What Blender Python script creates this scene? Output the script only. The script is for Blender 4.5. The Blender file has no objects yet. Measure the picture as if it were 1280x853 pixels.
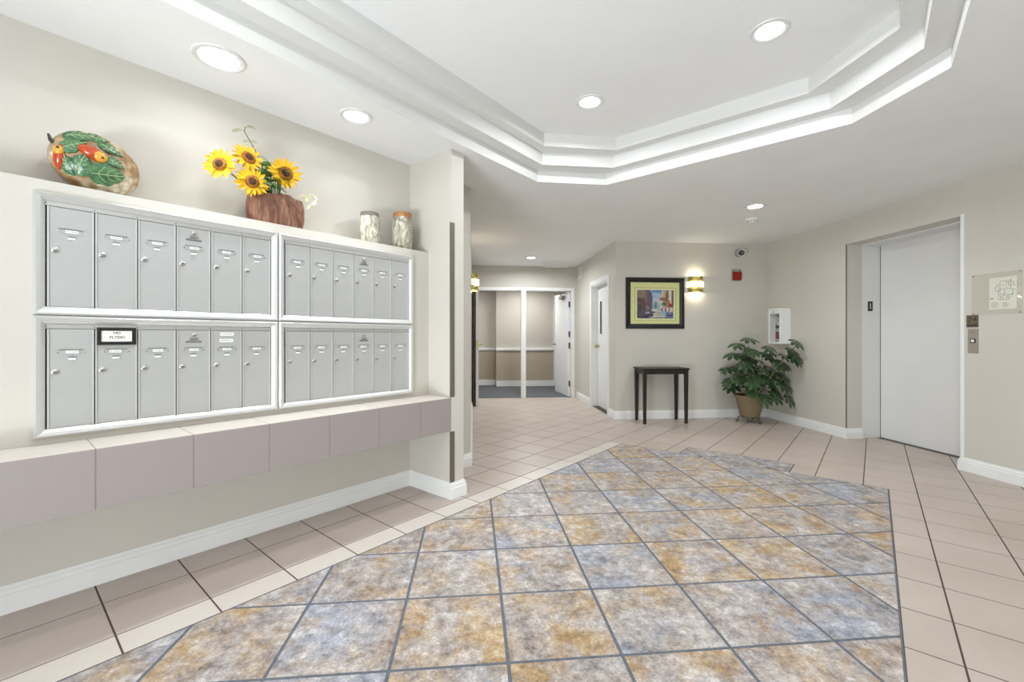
import bpy, bmesh, math, random
from math import sin, cos, pi, sqrt, radians
from mathutils import Vector, Matrix

random.seed(7)
SC = bpy.context.scene
COL = SC.collection

# ------------------------------------------------------------------ camera
cd = bpy.data.cameras.new('camera')
cam = bpy.data.objects.new('camera', cd)
COL.objects.link(cam)
cam.location = (0, 0, 1.15)
cam.rotation_euler = (pi/2, 0, 0)
cd.sensor_width = 36.0
cd.lens = 36*543/1280
cd.shift_y = -5/1280
cd.clip_start = 0.05
SC.camera = cam

# ------------------------------------------------------------------ world, exposure
w = bpy.data.worlds.new('world')
SC.world = w
w.use_nodes = True
w.node_tree.nodes['Background'].inputs['Color'].default_value = (0.93, 0.96, 1.0, 1)
w.node_tree.nodes['Background'].inputs['Strength'].default_value = 1.0
SC.view_settings.view_transform = 'Standard'
SC.view_settings.look = 'None'
SC.view_settings.gamma = 1.0
SC.view_settings.use_curve_mapping = False
SC.view_settings.exposure = 0.0

# ------------------------------------------------------------------ frames of the plan
# right/back walls run along V (to the right) and U (away); the mail wall runs along D, N points off it into the lobby
TH = 0.0902
AL = pi/4 - TH
Vv, Uv = Vector((cos(TH), sin(TH))), Vector((-sin(TH), cos(TH)))
Dv, Nv = Vector((sin(AL), cos(AL))), Vector((cos(AL), -sin(AL)))
RZ_L = pi/2 - AL      # rotation whose local x is D and local y is -N (into the mail wall)
RZ_R = TH             # rotation whose local x is V and local y is U
R2 = sqrt(2)


def LF(s, n, z=0.0):
    p = Dv*s + Nv*n
    return Vector((p.x, p.y, z))


def RF(v, u, z=0.0):
    p = Vv*v + Uv*u
    return Vector((p.x, p.y, z))


CEIL = 2.49
WALL_N = -2.78        # mail wall
BOX_N = -2.555        # face of the built-out housing round the mailboxes
LEDGE_N = -2.305
BACK_U = 5.92
RIGHT_V = 4.215
COR_L, COR_R, COR_END = -0.02, 1.985, 8.15
ENT_S = -1.8          # entrance wall behind the camera
RN = 1.85

# ------------------------------------------------------------------ lights of the place
def lamp(name, kind, loc, power, color=(1, 1, 1), size=0.2, rot=(0, 0, 0), size_y=None, spread=None):
    l = bpy.data.lights.new(name, kind)
    l.energy = power
    l.color = color
    if kind == 'AREA':
        l.shape = 'DISK' if size_y is None else 'RECTANGLE'
        l.size = size
        if size_y is not None:
            l.size_y = size_y
        if spread:
            l.spread = spread
    else:
        l.shadow_soft_size = size
    o = bpy.data.objects.new(name, l)
    o.location = loc
    o.rotation_euler = rot
    COL.objects.link(o)
    return o


P_DAY, P_DOWN, P_NICHE, P_SCONCE, P_HALL = 10, 14.5, 1.35, 2.0, 20
P_FILL = 345
P_BEAM = 36
# daylight through the glazed entrance behind the camera
lamp('entrance_daylight', 'AREA', LF(ENT_S-0.05, -0.3, 1.2), P_DAY, (0.92, 0.965, 1.0), 2.2, (pi/2, 0, RZ_L-pi/2), 2.3)
# added unseen fill lamp outside the entrance, throwing light up on the ceiling
lamp('ceiling_fill', 'AREA', LF(ENT_S-0.75, -0.55, 0.12), P_FILL, (0.86, 0.94, 1.0), 1.9, (radians(148), 0, RZ_L-pi/2), 1.0)
lamp('hall_light', 'AREA', RF(-0.3, 9.4, 2.26), P_HALL*0.6, (1.0, 0.98, 0.95), 0.6)  # second hall lamp, added to brighten the recess on the left
lamp('hall_light', 'AREA', RF(1.2, 9.3, 2.26), P_HALL, (1.0, 0.98, 0.95), 0.6)

# ------------------------------------------------------------------ materials
def lin(c):
    r = []
    for x in c[:3]:
        x = x/255
        r.append(x/12.92 if x <= 0.04045 else ((x+0.055)/1.055)**2.4)
    return (r[0], r[1], r[2], 1)


def new_mat(name):
    m = bpy.data.materials.new(name)
    m.use_nodes = True
    nt = m.node_tree
    return m, nt, nt.nodes['Principled BSDF']


def noise(nt, scale, detail=3, rough=0.5, vec=None, dist=0.0):
    n = nt.nodes.new('ShaderNodeTexNoise')
    n.inputs['Scale'].default_value = scale
    n.inputs['Detail'].default_value = detail
    n.inputs['Roughness'].default_value = rough
    n.inputs['Distortion'].default_value = dist
    if vec is not None:
        nt.links.new(vec, n.inputs['Vector'])
    return n


def ramp(nt, fac, stops):
    r = nt.nodes.new('ShaderNodeValToRGB')
    el = r.color_ramp.elements
    while len(el) < len(stops):
        el.new(0.5)
    for e, (p, c) in zip(el, stops):
        e.position = p
        e.color = c
    nt.links.new(fac, r.inputs['Fac'])
    return r


def mixc(nt, fac, a, b, mode='MIX'):
    m = nt.nodes.new('ShaderNodeMix')
    m.data_type = 'RGBA'
    m.blend_type = mode
    for sock, val in ((m.inputs[0], fac), (m.inputs[6], a), (m.inputs[7], b)):
        if hasattr(val, 'is_output'):
            nt.links.new(val, sock)
        else:
            sock.default_value = val
    return m.outputs[2]


def coords(nt, kind='Object'):
    t = nt.nodes.new('ShaderNodeTexCoord')
    return t.outputs[kind]


def bump(nt, bsdf, height, strength, distance=0.01):
    b = nt.nodes.new('ShaderNodeBump')
    b.inputs['Strength'].default_value = strength
    b.inputs['Distance'].default_value = distance
    nt.links.new(height, b.inputs['Height'])
    nt.links.new(b.outputs['Normal'], bsdf.inputs['Normal'])


def plain(name, c, rough=0.5, metal=0.0, var=0.0, scale=8.0, bmp=0.0, bscale=120.0, coat=0.0, stretch=None):
    m, nt, b = new_mat(name)
    b.inputs['Base Color'].default_value = lin(c)
    b.inputs['Roughness'].default_value = rough
    b.inputs['Metallic'].default_value = metal
    b.inputs['Coat Weight'].default_value = coat
    vec = coords(nt)
    if stretch:
        mp = nt.nodes.new('ShaderNodeMapping')
        mp.inputs['Scale'].default_value = stretch
        nt.links.new(vec, mp.inputs['Vector'])
        vec = mp.outputs['Vector']
    if var > 0:
        n = noise(nt, scale, 4, 0.6, vec)
        a = lin(tuple(x*(1-var) for x in c))
        d = lin(tuple(min(255, x*(1+var)) for x in c))
        r = ramp(nt, n.outputs['Fac'], [(0.3, a), (0.7, d)])
        nt.links.new(r.outputs['Color'], b.inputs['Base Color'])
    if bmp > 0:
        n2 = noise(nt, bscale, 2, 0.6, vec)
        bump(nt, b, n2.outputs['Fac'], bmp, 0.004)
    return m


def emis(name, c, strength):
    m, nt, b = new_mat(name)
    b.inputs['Base Color'].default_value = lin(c)
    b.inputs['Emission Color'].default_value = lin(c)
    b.inputs['Emission Strength'].default_value = strength
    return m


def glass_mat(name, tint=(255, 255, 255), gloss=0.06):
    m, nt, b = new_mat(name)
    nt.nodes.remove(b)
    out = nt.nodes['Material Output']
    t = nt.nodes.new('ShaderNodeBsdfTransparent')
    t.inputs['Color'].default_value = lin(tint)
    g = nt.nodes.new('ShaderNodeBsdfGlossy')
    g.inputs['Roughness'].default_value = 0.03
    fr = nt.nodes.new('ShaderNodeFresnel')
    fr.inputs['IOR'].default_value = 1.45
    mx = nt.nodes.new('ShaderNodeMixShader')
    geo = nt.nodes.new('ShaderNodeNewGeometry')
    front = nt.nodes.new('ShaderNodeMath')
    front.operation = 'SUBTRACT'
    front.inputs[0].default_value = 1.0
    nt.links.new(geo.outputs['Backfacing'], front.inputs[1])
    fm = nt.nodes.new('ShaderNodeMath')
    fm.operation = 'MULTIPLY'
    nt.links.new(fr.outputs['Fac'], fm.inputs[0])
    nt.links.new(front.outputs[0], fm.inputs[1])
    nt.links.new(fm.outputs[0], mx.inputs['Fac'])
    nt.links.new(t.outputs['BSDF'], mx.inputs[1])
    nt.links.new(g.outputs['BSDF'], mx.inputs[2])
    nt.links.new(mx.outputs['Shader'], out.inputs['Surface'])
    return m


M = {}
M['wall'] = plain('wall_paint', (206, 201, 191), 0.55, var=0.012, scale=1.5, bmp=0.05, bscale=180)
M['hall_low'] = plain('hall_tan_paint', (178, 165, 146), 0.6, var=0.012, scale=2)
M['ceiling'] = plain('ceiling_paint', (240, 240, 239), 0.75, var=0.01, scale=2, bmp=0.14, bscale=150)
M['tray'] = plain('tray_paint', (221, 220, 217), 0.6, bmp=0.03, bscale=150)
M['trim'] = plain('white_trim_paint', (236, 236, 234), 0.35, var=0.01, scale=5)
M['door'] = plain('white_door_paint', (228, 229, 230), 0.38, var=0.008, scale=3)
M['elev'] = plain('elevator_paint', (224, 223, 221), 0.33, var=0.008, scale=3)
M['silver'] = plain('brushed_aluminium', (214, 214, 212), 0.30, 0.45, var=0.02, scale=60, stretch=(1, 1, 12))
M['mailgrey'] = plain('satin_grey_enamel', (184, 184, 182), 0.34, 0.25, var=0.012, scale=9)
M['mailbar'] = plain('hinge_bar_aluminium', (200, 200, 198), 0.3, 0.7)
M['dark'] = plain('shadow_gap_black', (42, 42, 42), 0.7)
M['slotdark'] = plain('slot_dark_grey', (112, 112, 110), 0.5, 0.2)
M['chrome'] = plain('chrome_lock', (205, 205, 205), 0.18, 0.95)
M['card'] = plain('white_card', (240, 240, 236), 0.6)
M['ink'] = plain('dark_ink', (60, 60, 60), 0.6)
M['greyink'] = plain('grey_ink', (120, 120, 118), 0.6)
M['black'] = plain('black_plastic', (22, 22, 23), 0.4)
M['guard'] = plain('corner_guard_metal', (122, 116, 106), 0.4, 0.5)
M['espresso'] = plain('espresso_wood', (30, 22, 20), 0.42, var=0.2, scale=18, stretch=(1, 1, 8))
M['frameblack'] = plain('black_lacquer', (16, 14, 15), 0.35, var=0.1, scale=20)
M['matgreen'] = plain('yellow_green_mat', (216, 218, 152), 0.7, var=0.03, scale=30)
M['matline'] = plain('mat_gold_fillet', (150, 146, 84), 0.45)
M['brass'] = plain('polished_brass', (190, 178, 104), 0.25, 0.85)
M['glow'] = emis('sconce_glass_glow', (255, 248, 224), 2.4)
M['bulb'] = emis('downlight_lens', (255, 252, 246), 9.0)
M['baffle'] = plain('white_baffle', (238, 238, 236), 0.35)
M['ring'] = plain('light_ring_white', (228, 228, 226), 0.4)
M['red'] = plain('alarm_red', (150, 26, 20), 0.35)
M['greyplastic'] = plain('grey_plastic', (150, 147, 140), 0.5)
M['bronze'] = plain('bronze_plate', (122, 110, 88), 0.35, 0.6)
M['steel'] = plain('call_plate_steel', (176, 168, 156), 0.35, 0.6)
M['glass'] = glass_mat('clear_glass')
M['plexi'] = glass_mat('clear_plexiglass', (252, 252, 250))
M['paper'] = plain('paper', (236, 234, 226), 0.7)
M['leafgreen'] = None
M['iron'] = plain('bronze_iron', (86, 74, 58), 0.45, 0.6)
M['soil'] = plain('potting_soil', (48, 38, 30), 0.95, var=0.3, scale=60)
M['carpet'] = plain('grey_carpet', (92, 96, 101), 0.95, var=0.10, scale=120, bmp=0.5, bscale=400)
M['white'] = plain('white_plastic', (235, 235, 232), 0.35)
M['extred'] = plain('extinguisher_red', (120, 40, 36), 0.3)
M['extsilver'] = plain('extinguisher_silver', (190, 190, 190), 0.25, 0.6)


def tile_beige(name, c1, c2):
    m, nt, b = new_mat(name)
    oi = nt.nodes.new('ShaderNodeObjectInfo')
    geo = nt.nodes.new('ShaderNodeNewGeometry')
    n = noise(nt, 2.2, 4, 0.6, geo.outputs['Position'])
    n2 = noise(nt, 60, 3, 0.7, geo.outputs['Position'])
    base = ramp(nt, n.outputs['Fac'], [(0.3, lin(c1)), (0.7, lin(c2))])
    col = mixc(nt, 0.12, base.outputs['Color'], n2.outputs['Color'], 'SOFT_LIGHT')
    rr = ramp(nt, oi.outputs['Random'], [(0, (0.95, 0.95, 0.95, 1)), (1, (1.0, 1.0, 1.0, 1))])
    col = mixc(nt, 1.0, col, rr.outputs['Color'], 'MULTIPLY')
    nt.links.new(col, b.inputs['Base Color'])
    b.inputs['Roughness'].default_value = 0.34
    b.inputs['Specular IOR Level'].default_value = 0.4
    bump(nt, b, n2.outputs['Fac'], 0.05, 0.002)
    return m


M['tile'] = tile_beige('beige_floor_tile', (192, 177, 166), (202, 188, 178))
M['tile_border'] = tile_beige('cream_border_tile', (212, 202, 192), (220, 211, 202))
M['ledge_tile'] = plain('mauve_speckled_tile', (158, 148, 145), 0.4, var=0.05, scale=220)
M['grout'] = plain('brown_grout', (84, 72, 64), 0.9)
M['grout_grey'] = plain('slate_grey_grout', (104, 108, 116), 0.9, var=0.1, scale=40)
M['grout_light'] = plain('ledge_grout', (150, 138, 132), 0.9)


def slate_mat():
    m, nt, b = new_mat('mottled_slate_tile')
    oi = nt.nodes.new('ShaderNodeObjectInfo')
    geo = nt.nodes.new('ShaderNodeNewGeometry')
    off = nt.nodes.new('ShaderNodeVectorMath')
    off.operation = 'MULTIPLY_ADD'
    cmb = nt.nodes.new('ShaderNodeCombineXYZ')
    nt.links.new(oi.outputs['Random'], cmb.inputs['X'])
    nt.links.new(oi.outputs['Random'], cmb.inputs['Y'])
    nt.links.new(cmb.outputs['Vector'], off.inputs[0])
    off.inputs[1].default_value = (37.0, 61.0, 0)
    nt.links.new(geo.outputs['Position'], off.inputs[2])
    v = off.outputs['Vector']

    def n4(scale, detail, rough, w_):
        n = noise(nt, scale, detail, rough, v)
        n.noise_dimensions = '4D'
        n.inputs['W'].default_value = w_
        return n.outputs['Fac']

    def math2(op, a, c):
        q = nt.nodes.new('ShaderNodeMath')
        q.operation = op
        for sock, val in zip(q.inputs, (a, c)):
            if hasattr(val, 'is_output'):
                nt.links.new(val, sock)
            else:
                sock.default_value = val
        return q.outputs[0]

    wn = nt.nodes.new('ShaderNodeTexWhiteNoise')
    wn.noise_dimensions = '1D'
    nt.links.new(oi.outputs['Random'], wn.inputs['W'])
    rnd = wn.outputs['Value']
    wide = n4(4.2, 8, 0.70, 0.0)        # where the ochre lies
    wide2 = n4(3.4, 8, 0.70, 3.1)       # where the bluish grey lies
    tone = math2('ADD', math2('MULTIPLY', n4(8.0, 10, 0.80, 7.7), 0.45), math2('MULTIPLY', n4(24.0, 10, 0.85, 2.2), 0.55))
    grain = n4(95.0, 6, 0.85, 1.3)
    base = ramp(nt, tone, [(0.40, lin((104, 96, 94))), (0.465, lin((156, 146, 141))), (0.53, lin((192, 183, 178))), (0.59, lin((228, 223, 220)))])
    blue = ramp(nt, tone, [(0.40, lin((92, 96, 106))), (0.465, lin((142, 145, 157))), (0.53, lin((178, 180, 190))), (0.59, lin((220, 220, 226)))])
    ochre = ramp(nt, tone, [(0.40, lin((120, 94, 62))), (0.465, lin((170, 136, 92))), (0.53, lin((194, 166, 126))), (0.59, lin((226, 214, 194)))])
    fb = ramp(nt, math2('ADD', wide2, math2('MULTIPLY', math2('SUBTRACT', rnd, 0.5), 0.14)), [(0.50, (0, 0, 0, 1)), (0.64, (1, 1, 1, 1))])
    fo = ramp(nt, math2('SUBTRACT', wide, math2('MULTIPLY', math2('SUBTRACT', rnd, 0.5), 0.12)), [(0.49, (0, 0, 0, 1)), (0.64, (0.95, 0.95, 0.95, 1))])
    col = mixc(nt, fb.outputs['Color'], base.outputs['Color'], blue.outputs['Color'])
    col = mixc(nt, fo.outputs['Color'], col, ochre.outputs['Color'])
    pits = ramp(nt, grain, [(0.36, (0.42, 0.41, 0.42, 1)), (0.45, (0.94, 0.94, 0.94, 1)), (0.55, (1, 1, 1, 1)), (0.66, (1.30, 1.30, 1.30, 1))])
    col = mixc(nt, 0.9, col, pits.outputs['Color'], 'MULTIPLY')
    nt.links.new(col, b.inputs['Base Color'])
    b.inputs['Roughness'].default_value = 0.42
    b.inputs['Specular IOR Level'].default_value = 0.35
    bump(nt, b, tone, 0.22, 0.006)
    return m


M['slate'] = slate_mat()


# ------------------------------------------------------------------ mesh helpers
class MB:
    def __init__(self):
        self.v, self.f, self.mi = [], [], []

    def add(self, verts, faces, mi=0):
        o = len(self.v)
        self.v += [tuple(p) for p in verts]
        self.f += [tuple(i+o for i in f) for f in faces]
        self.mi += [mi]*len(faces)
        return self

    def box(self, x0, x1, y0, y1, z0, z1, mi=0, c=0.0):
        x0, x1 = min(x0, x1), max(x0, x1)
        y0, y1 = min(y0, y1), max(y0, y1)
        z0, z1 = min(z0, z1), max(z0, z1)
        if c <= 0:
            self.add([(x0, y0, z0), (x1, y0, z0), (x1, y1, z0), (x0, y1, z0), (x0, y0, z1), (x1, y0, z1), (x1, y1, z1), (x0, y1, z1)],
                     [(3, 2, 1, 0), (4, 5, 6, 7), (0, 1, 5, 4), (1, 2, 6, 5), (2, 3, 7, 6), (3, 0, 4, 7)], mi)
        else:
            bm = bmesh.new()
            bmesh.ops.create_cube(bm, size=1)
            for p in bm.verts:
                p.co = Vector(((x0+x1)/2+p.co.x*(x1-x0), (y0+y1)/2+p.co.y*(y1-y0), (z0+z1)/2+p.co.z*(z1-z0)))
            bmesh.ops.bevel(bm, geom=list(bm.edges), offset=c, segments=2, affect='EDGES')
            bm.verts.index_update()
            self.add([p.co.copy() for p in bm.verts], [[q.index for q in f.verts] for f in bm.faces], mi)
            bm.free()
        return self

    def prism(self, poly, z0, z1, mi=0, fn=None):
        """poly: ccw 2D points"""
        n = len(poly)
        fn = fn or (lambda p, z: (p[0], p[1], z))
        self.add([fn(p, z0) for p in poly]+[fn(p, z1) for p in poly],
                 [tuple(range(n-1, -1, -1)), tuple(range(n, 2*n))]+[(i, (i+1) % n, n+(i+1) % n, n+i) for i in range(n)], mi)
        return self

    def lathe(self, prof, segs=24, cx=0, cy=0, mi=0, mat=None):
        vs, fs = [], []
        for (r, z) in prof:
            for k in range(segs):
                a = 2*pi*k/segs
                vs.append(Vector((cx+r*cos(a), cy+r*sin(a), z)))
        for i in range(len(prof)-1):
            for k in range(segs):
                k2 = (k+1) % segs
                fs.append((i*segs+k, i*segs+k2, (i+1)*segs+k2, (i+1)*segs+k))
        if prof[0][0] > 1e-6:
            fs.append(tuple(range(segs-1, -1, -1)))
        if prof[-1][0] > 1e-6:
            fs.append(tuple((len(prof)-1)*segs+k for k in range(segs)))
        if mat is not None:
            vs = [mat @ p for p in vs]
        return self.add(vs, fs, mi)

    def tube(self, pts, r, segs=8, mi=0, r1=None):
        pts = [Vector(p) for p in pts]
        n = len(pts)
        vs, fs = [], []
        ref = Vector((0.31, 0.21, 0.93))
        for i, p in enumerate(pts):
            t = (pts[min(i+1, n-1)]-pts[max(i-1, 0)]).normalized()
            a = t.cross(ref)
            if a.length < 1e-3:
                a = t.cross(Vector((1, 0, 0)))
            a.normalize()
            b = t.cross(a)
            rr = r if r1 is None else r+(r1-r)*i/(n-1)
            for k in range(segs):
                q = 2*pi*k/segs
                vs.append(p+a*(rr*cos(q))+b*(rr*sin(q)))
        for i in range(n-1):
            for k in range(segs):
                k2 = (k+1) % segs
                fs.append((i*segs+k, i*segs+k2, (i+1)*segs+k2, (i+1)*segs+k))
        fs.append(tuple(range(segs-1, -1, -1)))
        fs.append(tuple((n-1)*segs+k for k in range(segs)))
        return self.add(vs, fs, mi)

    def sphere(self, c, rx, ry, rz, segs=20, rings=12, mi=0, mat=None, fn=None):
        vs, fs = [], []
        for i in range(rings+1):
            t = pi*i/rings
            for k in range(segs):
                a = 2*pi*k/segs
                d = Vector((sin(t)*cos(a), sin(t)*sin(a), cos(t)))
                p = Vector((d.x*rx, d.y*ry, d.z*rz))
                if fn:
                    p = fn(p, d)
                if mat is not None:
                    p = mat @ p
                vs.append(p+Vector(c))
        for i in range(rings):
            for k in range(segs):
                k2 = (k+1) % segs
                fs.append((i*segs+k, (i+1)*segs+k, (i+1)*segs+k2, i*segs+k2))
        return self.add(vs, fs, mi)

    def build(self, name, mats, parent=None, loc=None, rz=0.0, smooth=False, bevel=0.0):
        me = self.mesh(name, mats, smooth, bevel)
        return link(name, me, parent, loc, rz)

    def mesh(self, name, mats, smooth=False, bevel=0.0):
        me = bpy.data.meshes.new(name)
        me.from_pydata(self.v, [], self.f)
        bm = bmesh.new()
        bm.from_mesh(me)
        for f, i in zip(bm.faces, self.mi):
            f.material_index = i
        bmesh.ops.remove_doubles(bm, verts=bm.verts, dist=1e-6)
        bmesh.ops.recalc_face_normals(bm, faces=bm.faces)
        if bevel > 0:
            ed = [e for e in bm.edges if len(e.link_faces) == 2 and e.calc_face_angle(0) > 0.6]
            bmesh.ops.bevel(bm, geom=ed, offset=bevel, segments=2, affect='EDGES', clamp_overlap=True)
        if smooth:
            for f in bm.faces:
                f.smooth = True
            for e in bm.edges:
                if len(e.link_faces) == 2 and e.calc_face_angle(0) > radians(50):
                    e.smooth = False
        bm.to_mesh(me)
        bm.free()
        for m in (mats if isinstance(mats, (list, tuple)) else [mats]):
            me.materials.append(m)
        return me


def link(name, data, parent=None, loc=None, rz=0.0):
    o = bpy.data.objects.new(name, data)
    COL.objects.link(o)
    if parent is not None:
        o.parent = parent
    if loc is not None:
        o.location = loc
    o.rotation_euler = (0, 0, rz)
    return o


def tag(o, label=None, cat=None, group=None, kind=None):
    for k, v in (('label', label), ('category', cat), ('group', group), ('kind', kind)):
        if v:
            o[k] = v
    return o


def thing(name, loc, rz, label, cat, group=None):
    o = bpy.data.objects.new(name, None)
    o.empty_display_size = 0.05
    COL.objects.link(o)
    o.location = loc
    o.rotation_euler = (0, 0, rz)
    return tag(o, label, cat, group)


def struct(o, label=None):
    return tag(o, label, None, None, 'structure')


def struct_root(name, loc=(0, 0, 0), rz=0.0, label=None):
    o = bpy.data.objects.new(name, None)
    COL.objects.link(o)
    o.location = loc
    o.rotation_euler = (0, 0, rz)
    return struct(o, label)


def copy_tree(o, parent=None):
    c = o.copy()
    COL.objects.link(c)
    c.parent = parent
    for ch in list(o.children):
        copy_tree(ch, c)
    return c


def text(name, body, size, mat, parent, loc, rot, depth=0.0004, bold=0.0):
    cu = bpy.data.curves.new(name, 'FONT')
    cu.body = body
    cu.size = size
    cu.align_x = 'CENTER'
    cu.align_y = 'CENTER'
    cu.extrude = depth
    cu.offset = bold
    o = bpy.data.objects.new(name, cu)
    COL.objects.link(o)
    bpy.context.view_layer.update()
    me = bpy.data.meshes.new_from_object(o.evaluated_get(bpy.context.evaluated_depsgraph_get()))
    bpy.data.objects.remove(o)
    me.name = name
    me.materials.clear()
    me.materials.append(mat)
    o = link(name, me, parent, loc)
    o.rotation_euler = rot
    return o


def sweep(path, prof, name, mat, label=None):
    """plan path (world xy), profile of (offset to the left of the path, z); mitred"""
    n = len(path)
    P = [Vector((p[0], p[1])) for p in path]
    vs = []
    for i in range(n):
        d0 = (P[i]-P[i-1]).normalized() if i > 0 else (P[1]-P[0]).normalized()
        d1 = (P[i+1]-P[i]).normalized() if i < n-1 else d0
        l0, l1 = Vector((-d0.y, d0.x)), Vector((-d1.y, d1.x))
        mt = (l0+l1)
        mt = mt/(mt.dot(l0))
        for (o, z) in prof:
            q = P[i]+mt*o
            vs.append((q.x, q.y, z))
    k = len(prof)
    fs = []
    for i in range(n-1):
        for j in range(k):
            j2 = (j+1) % k
            fs.append((i*k+j, (i+1)*k+j, (i+1)*k+j2, i*k+j2))
    fs.append(tuple(range(k)))
    fs.append(tuple((n-1)*k+j for j in range(k-1, -1, -1)))
    mb = MB()
    mb.add(vs, fs)
    return struct(mb.build(name, mat), label)


BB = [(0, 0), (0.017, 0), (0.017, 0.075), (0.012, 0.081), (0.012, 0.095), (0.006, 0.104), (0.004, 0.115), (0, 0.115)]

# ------------------------------------------------------------------ structure: walls
def wall_poly(name, pts, z0=0.0, z1=CEIL, mat='wall', label=None):
    """pts: world Vectors, in plan"""
    poly = [(p.x, p.y) for p in pts]
    area = sum(poly[i][0]*poly[(i+1) % len(poly)][1]-poly[(i+1) % len(poly)][0]*poly[i][1] for i in range(len(poly)))
    if area < 0:
        poly.reverse()
    return struct(MB().prism(poly, z0, z1).build(name, M[mat]), label)


# corner between mail wall and corridor, with its mitre
cu_ = COR_L - WALL_N*R2
mail_end = (COR_L+cu_)/R2
ou_ = (COR_L-0.12) - (WALL_N-0.12)*R2
mit = RF(COR_L-0.12, ou_)
wall_poly('wall_left', [LF(ENT_S, WALL_N), LF(mail_end, WALL_N), mit, LF(ENT_S, WALL_N-0.12)])
wall_poly('wall_corridor_left', [RF(COR_L, cu_), RF(COR_L, COR_END), RF(COR_L-0.12, COR_END), mit])
PIL0, PIL1, PIL_N = 2.09, 2.212, -2.306
wall_poly('wall_pillar', [LF(PIL0, WALL_N), LF(PIL1, WALL_N), LF(PIL1, PIL_N), LF(PIL0, PIL_N)], label='white stub wall closing the mailbox niche')
wall_poly('wall_housing', [LF(ENT_S, WALL_N), LF(PIL0, WALL_N), LF(PIL0, BOX_N), LF(ENT_S, BOX_N)], 0.70, 1.78, label='built-out wall that holds the mailboxes')
wall_poly('wall_back', [RF(COR_R, BACK_U), RF(RIGHT_V+0.12, BACK_U), RF(RIGHT_V+0.12, BACK_U+0.12), RF(COR_R, BACK_U+0.12)])
# corridor right wall with a door opening
DO0, DO1, DOH = 6.25, 7.12, 2.0
cr = struct_root('wall_corridor_right')
for (u0, u1, z0, z1) in ((BACK_U+0.12, DO0, 0, CEIL), (DO1, COR_END, 0, CEIL), (DO0, DO1, DOH, CEIL)):
    MB().prism([tuple(RF(v, u).xy) for v, u in ((COR_R, u0), (COR_R+0.14, u0), (COR_R+0.14, u1), (COR_R, u1))], z0, z1).build('wall_panel', M['wall'], cr)
# right wall with the elevator recess
EL0, EL1, ELH = 3.398, 4.557, 2.2
EJ, ED = 4.405, 4.63
wr = struct_root('wall_right')
RU0 = RIGHT_V - RN*R2
for (u0, u1, z0, z1, v1) in ((EL1, BACK_U, 0, CEIL, EJ), (RU0, EL0, 0, CEIL, EJ), (EL0, EL1, ELH, CEIL, EJ)):
    MB().prism([tuple(RF(v, u).xy) for v, u in ((RIGHT_V, u0), (v1, u0), (v1, u1), (RIGHT_V, u1))], z0, z1).build('wall_panel', M['wall'], wr)
# end wall of the corridor round the double door
FR0, FR1, FRH = 0.0, 1.933, 2.087
ce = struct_root('wall_corridor_end')
for (v0, v1, z0, z1) in ((FR1, COR_R, 0, CEIL), (COR_L, FR1, FRH, CEIL)):
    MB().prism([tuple(RF(v, u).xy) for v, u in ((v0, COR_END), (v1, COR_END), (v1, COR_END+0.12), (v0, COR_END+0.12))], z0, z1).build('wall_panel', M['wall'], ce)
# unseen walls that close the lobby behind the camera, with the glazed entrance
wall_poly('wall_front_right', [LF(ENT_S, RN), LF((RIGHT_V+RU0)/R2, RN), LF((RIGHT_V+RU0)/R2, RN+0.12), LF(ENT_S, RN+0.12)])
we = struct_root('wall_entrance')
for (n0, n1, z0, z1) in ((WALL_N, -1.4, 0, CEIL), (1.7, RN, 0, CEIL), (-1.4, 1.7, 2.35, CEIL)):
    MB().prism([tuple(LF(s, n).xy) for s, n in ((ENT_S-0.12, n0), (ENT_S-0.12, n1), (ENT_S, n1), (ENT_S, n0))], z0, z1).build('wall_panel', M['wall'], we)

# hall beyond the double door
HU, HU2, HS = 10.1, 10.4, 0.545
def hall_wall(name, v0, v1, u0, u1):
    h = struct_root(name)
    for z0, z1, mt in ((0, 0.85, 'hall_low'), (0.85, 2.3, 'wall')):
        MB().prism([tuple(RF(v, u).xy) for v, u in ((v0, u0), (v1, u0), (v1, u1), (v0, u1))], z0, z1).build('wall_panel', M[mt], h)
hall_wall('wall_hall_far', HS, 3.0, HU, HU2)
hall_wall('wall_hall_recess', -1.6, HS, HU2, HU2+0.1)
hall_wall('wall_hall_left', -1.7, -1.6, COR_END+0.12, HU2+0.1)
hall_wall('wall_hall_right', 3.0, 3.1, COR_END+0.12, HU2)
for v0, v1 in ((-1.7, COR_L), (COR_R, 3.1)):
    wall_poly('wall_hall_near', [RF(v0, COR_END), RF(v1, COR_END), RF(v1, COR_END+0.12), RF(v0, COR_END+0.12)], 0, 2.3)
struct(MB().prism([tuple(RF(v, u).xy) for v, u in ((-1.7, COR_END+0.12), (3.1, COR_END+0.12), (3.1, HU2+0.1), (-1.7, HU2+0.1))], 2.3, 2.36).build('ceiling_hall', M['ceiling']))
struct(MB().prism([tuple(RF(v, u).xy) for v, u in ((-1.7, COR_END+0.02), (3.1, COR_END+0.02), (3.1, HU2+0.1), (-1.7, HU2+0.1))], -0.05, -0.001).build('floor_hall', M['carpet']), 'grey carpet of the hall beyond the double door')
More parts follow.
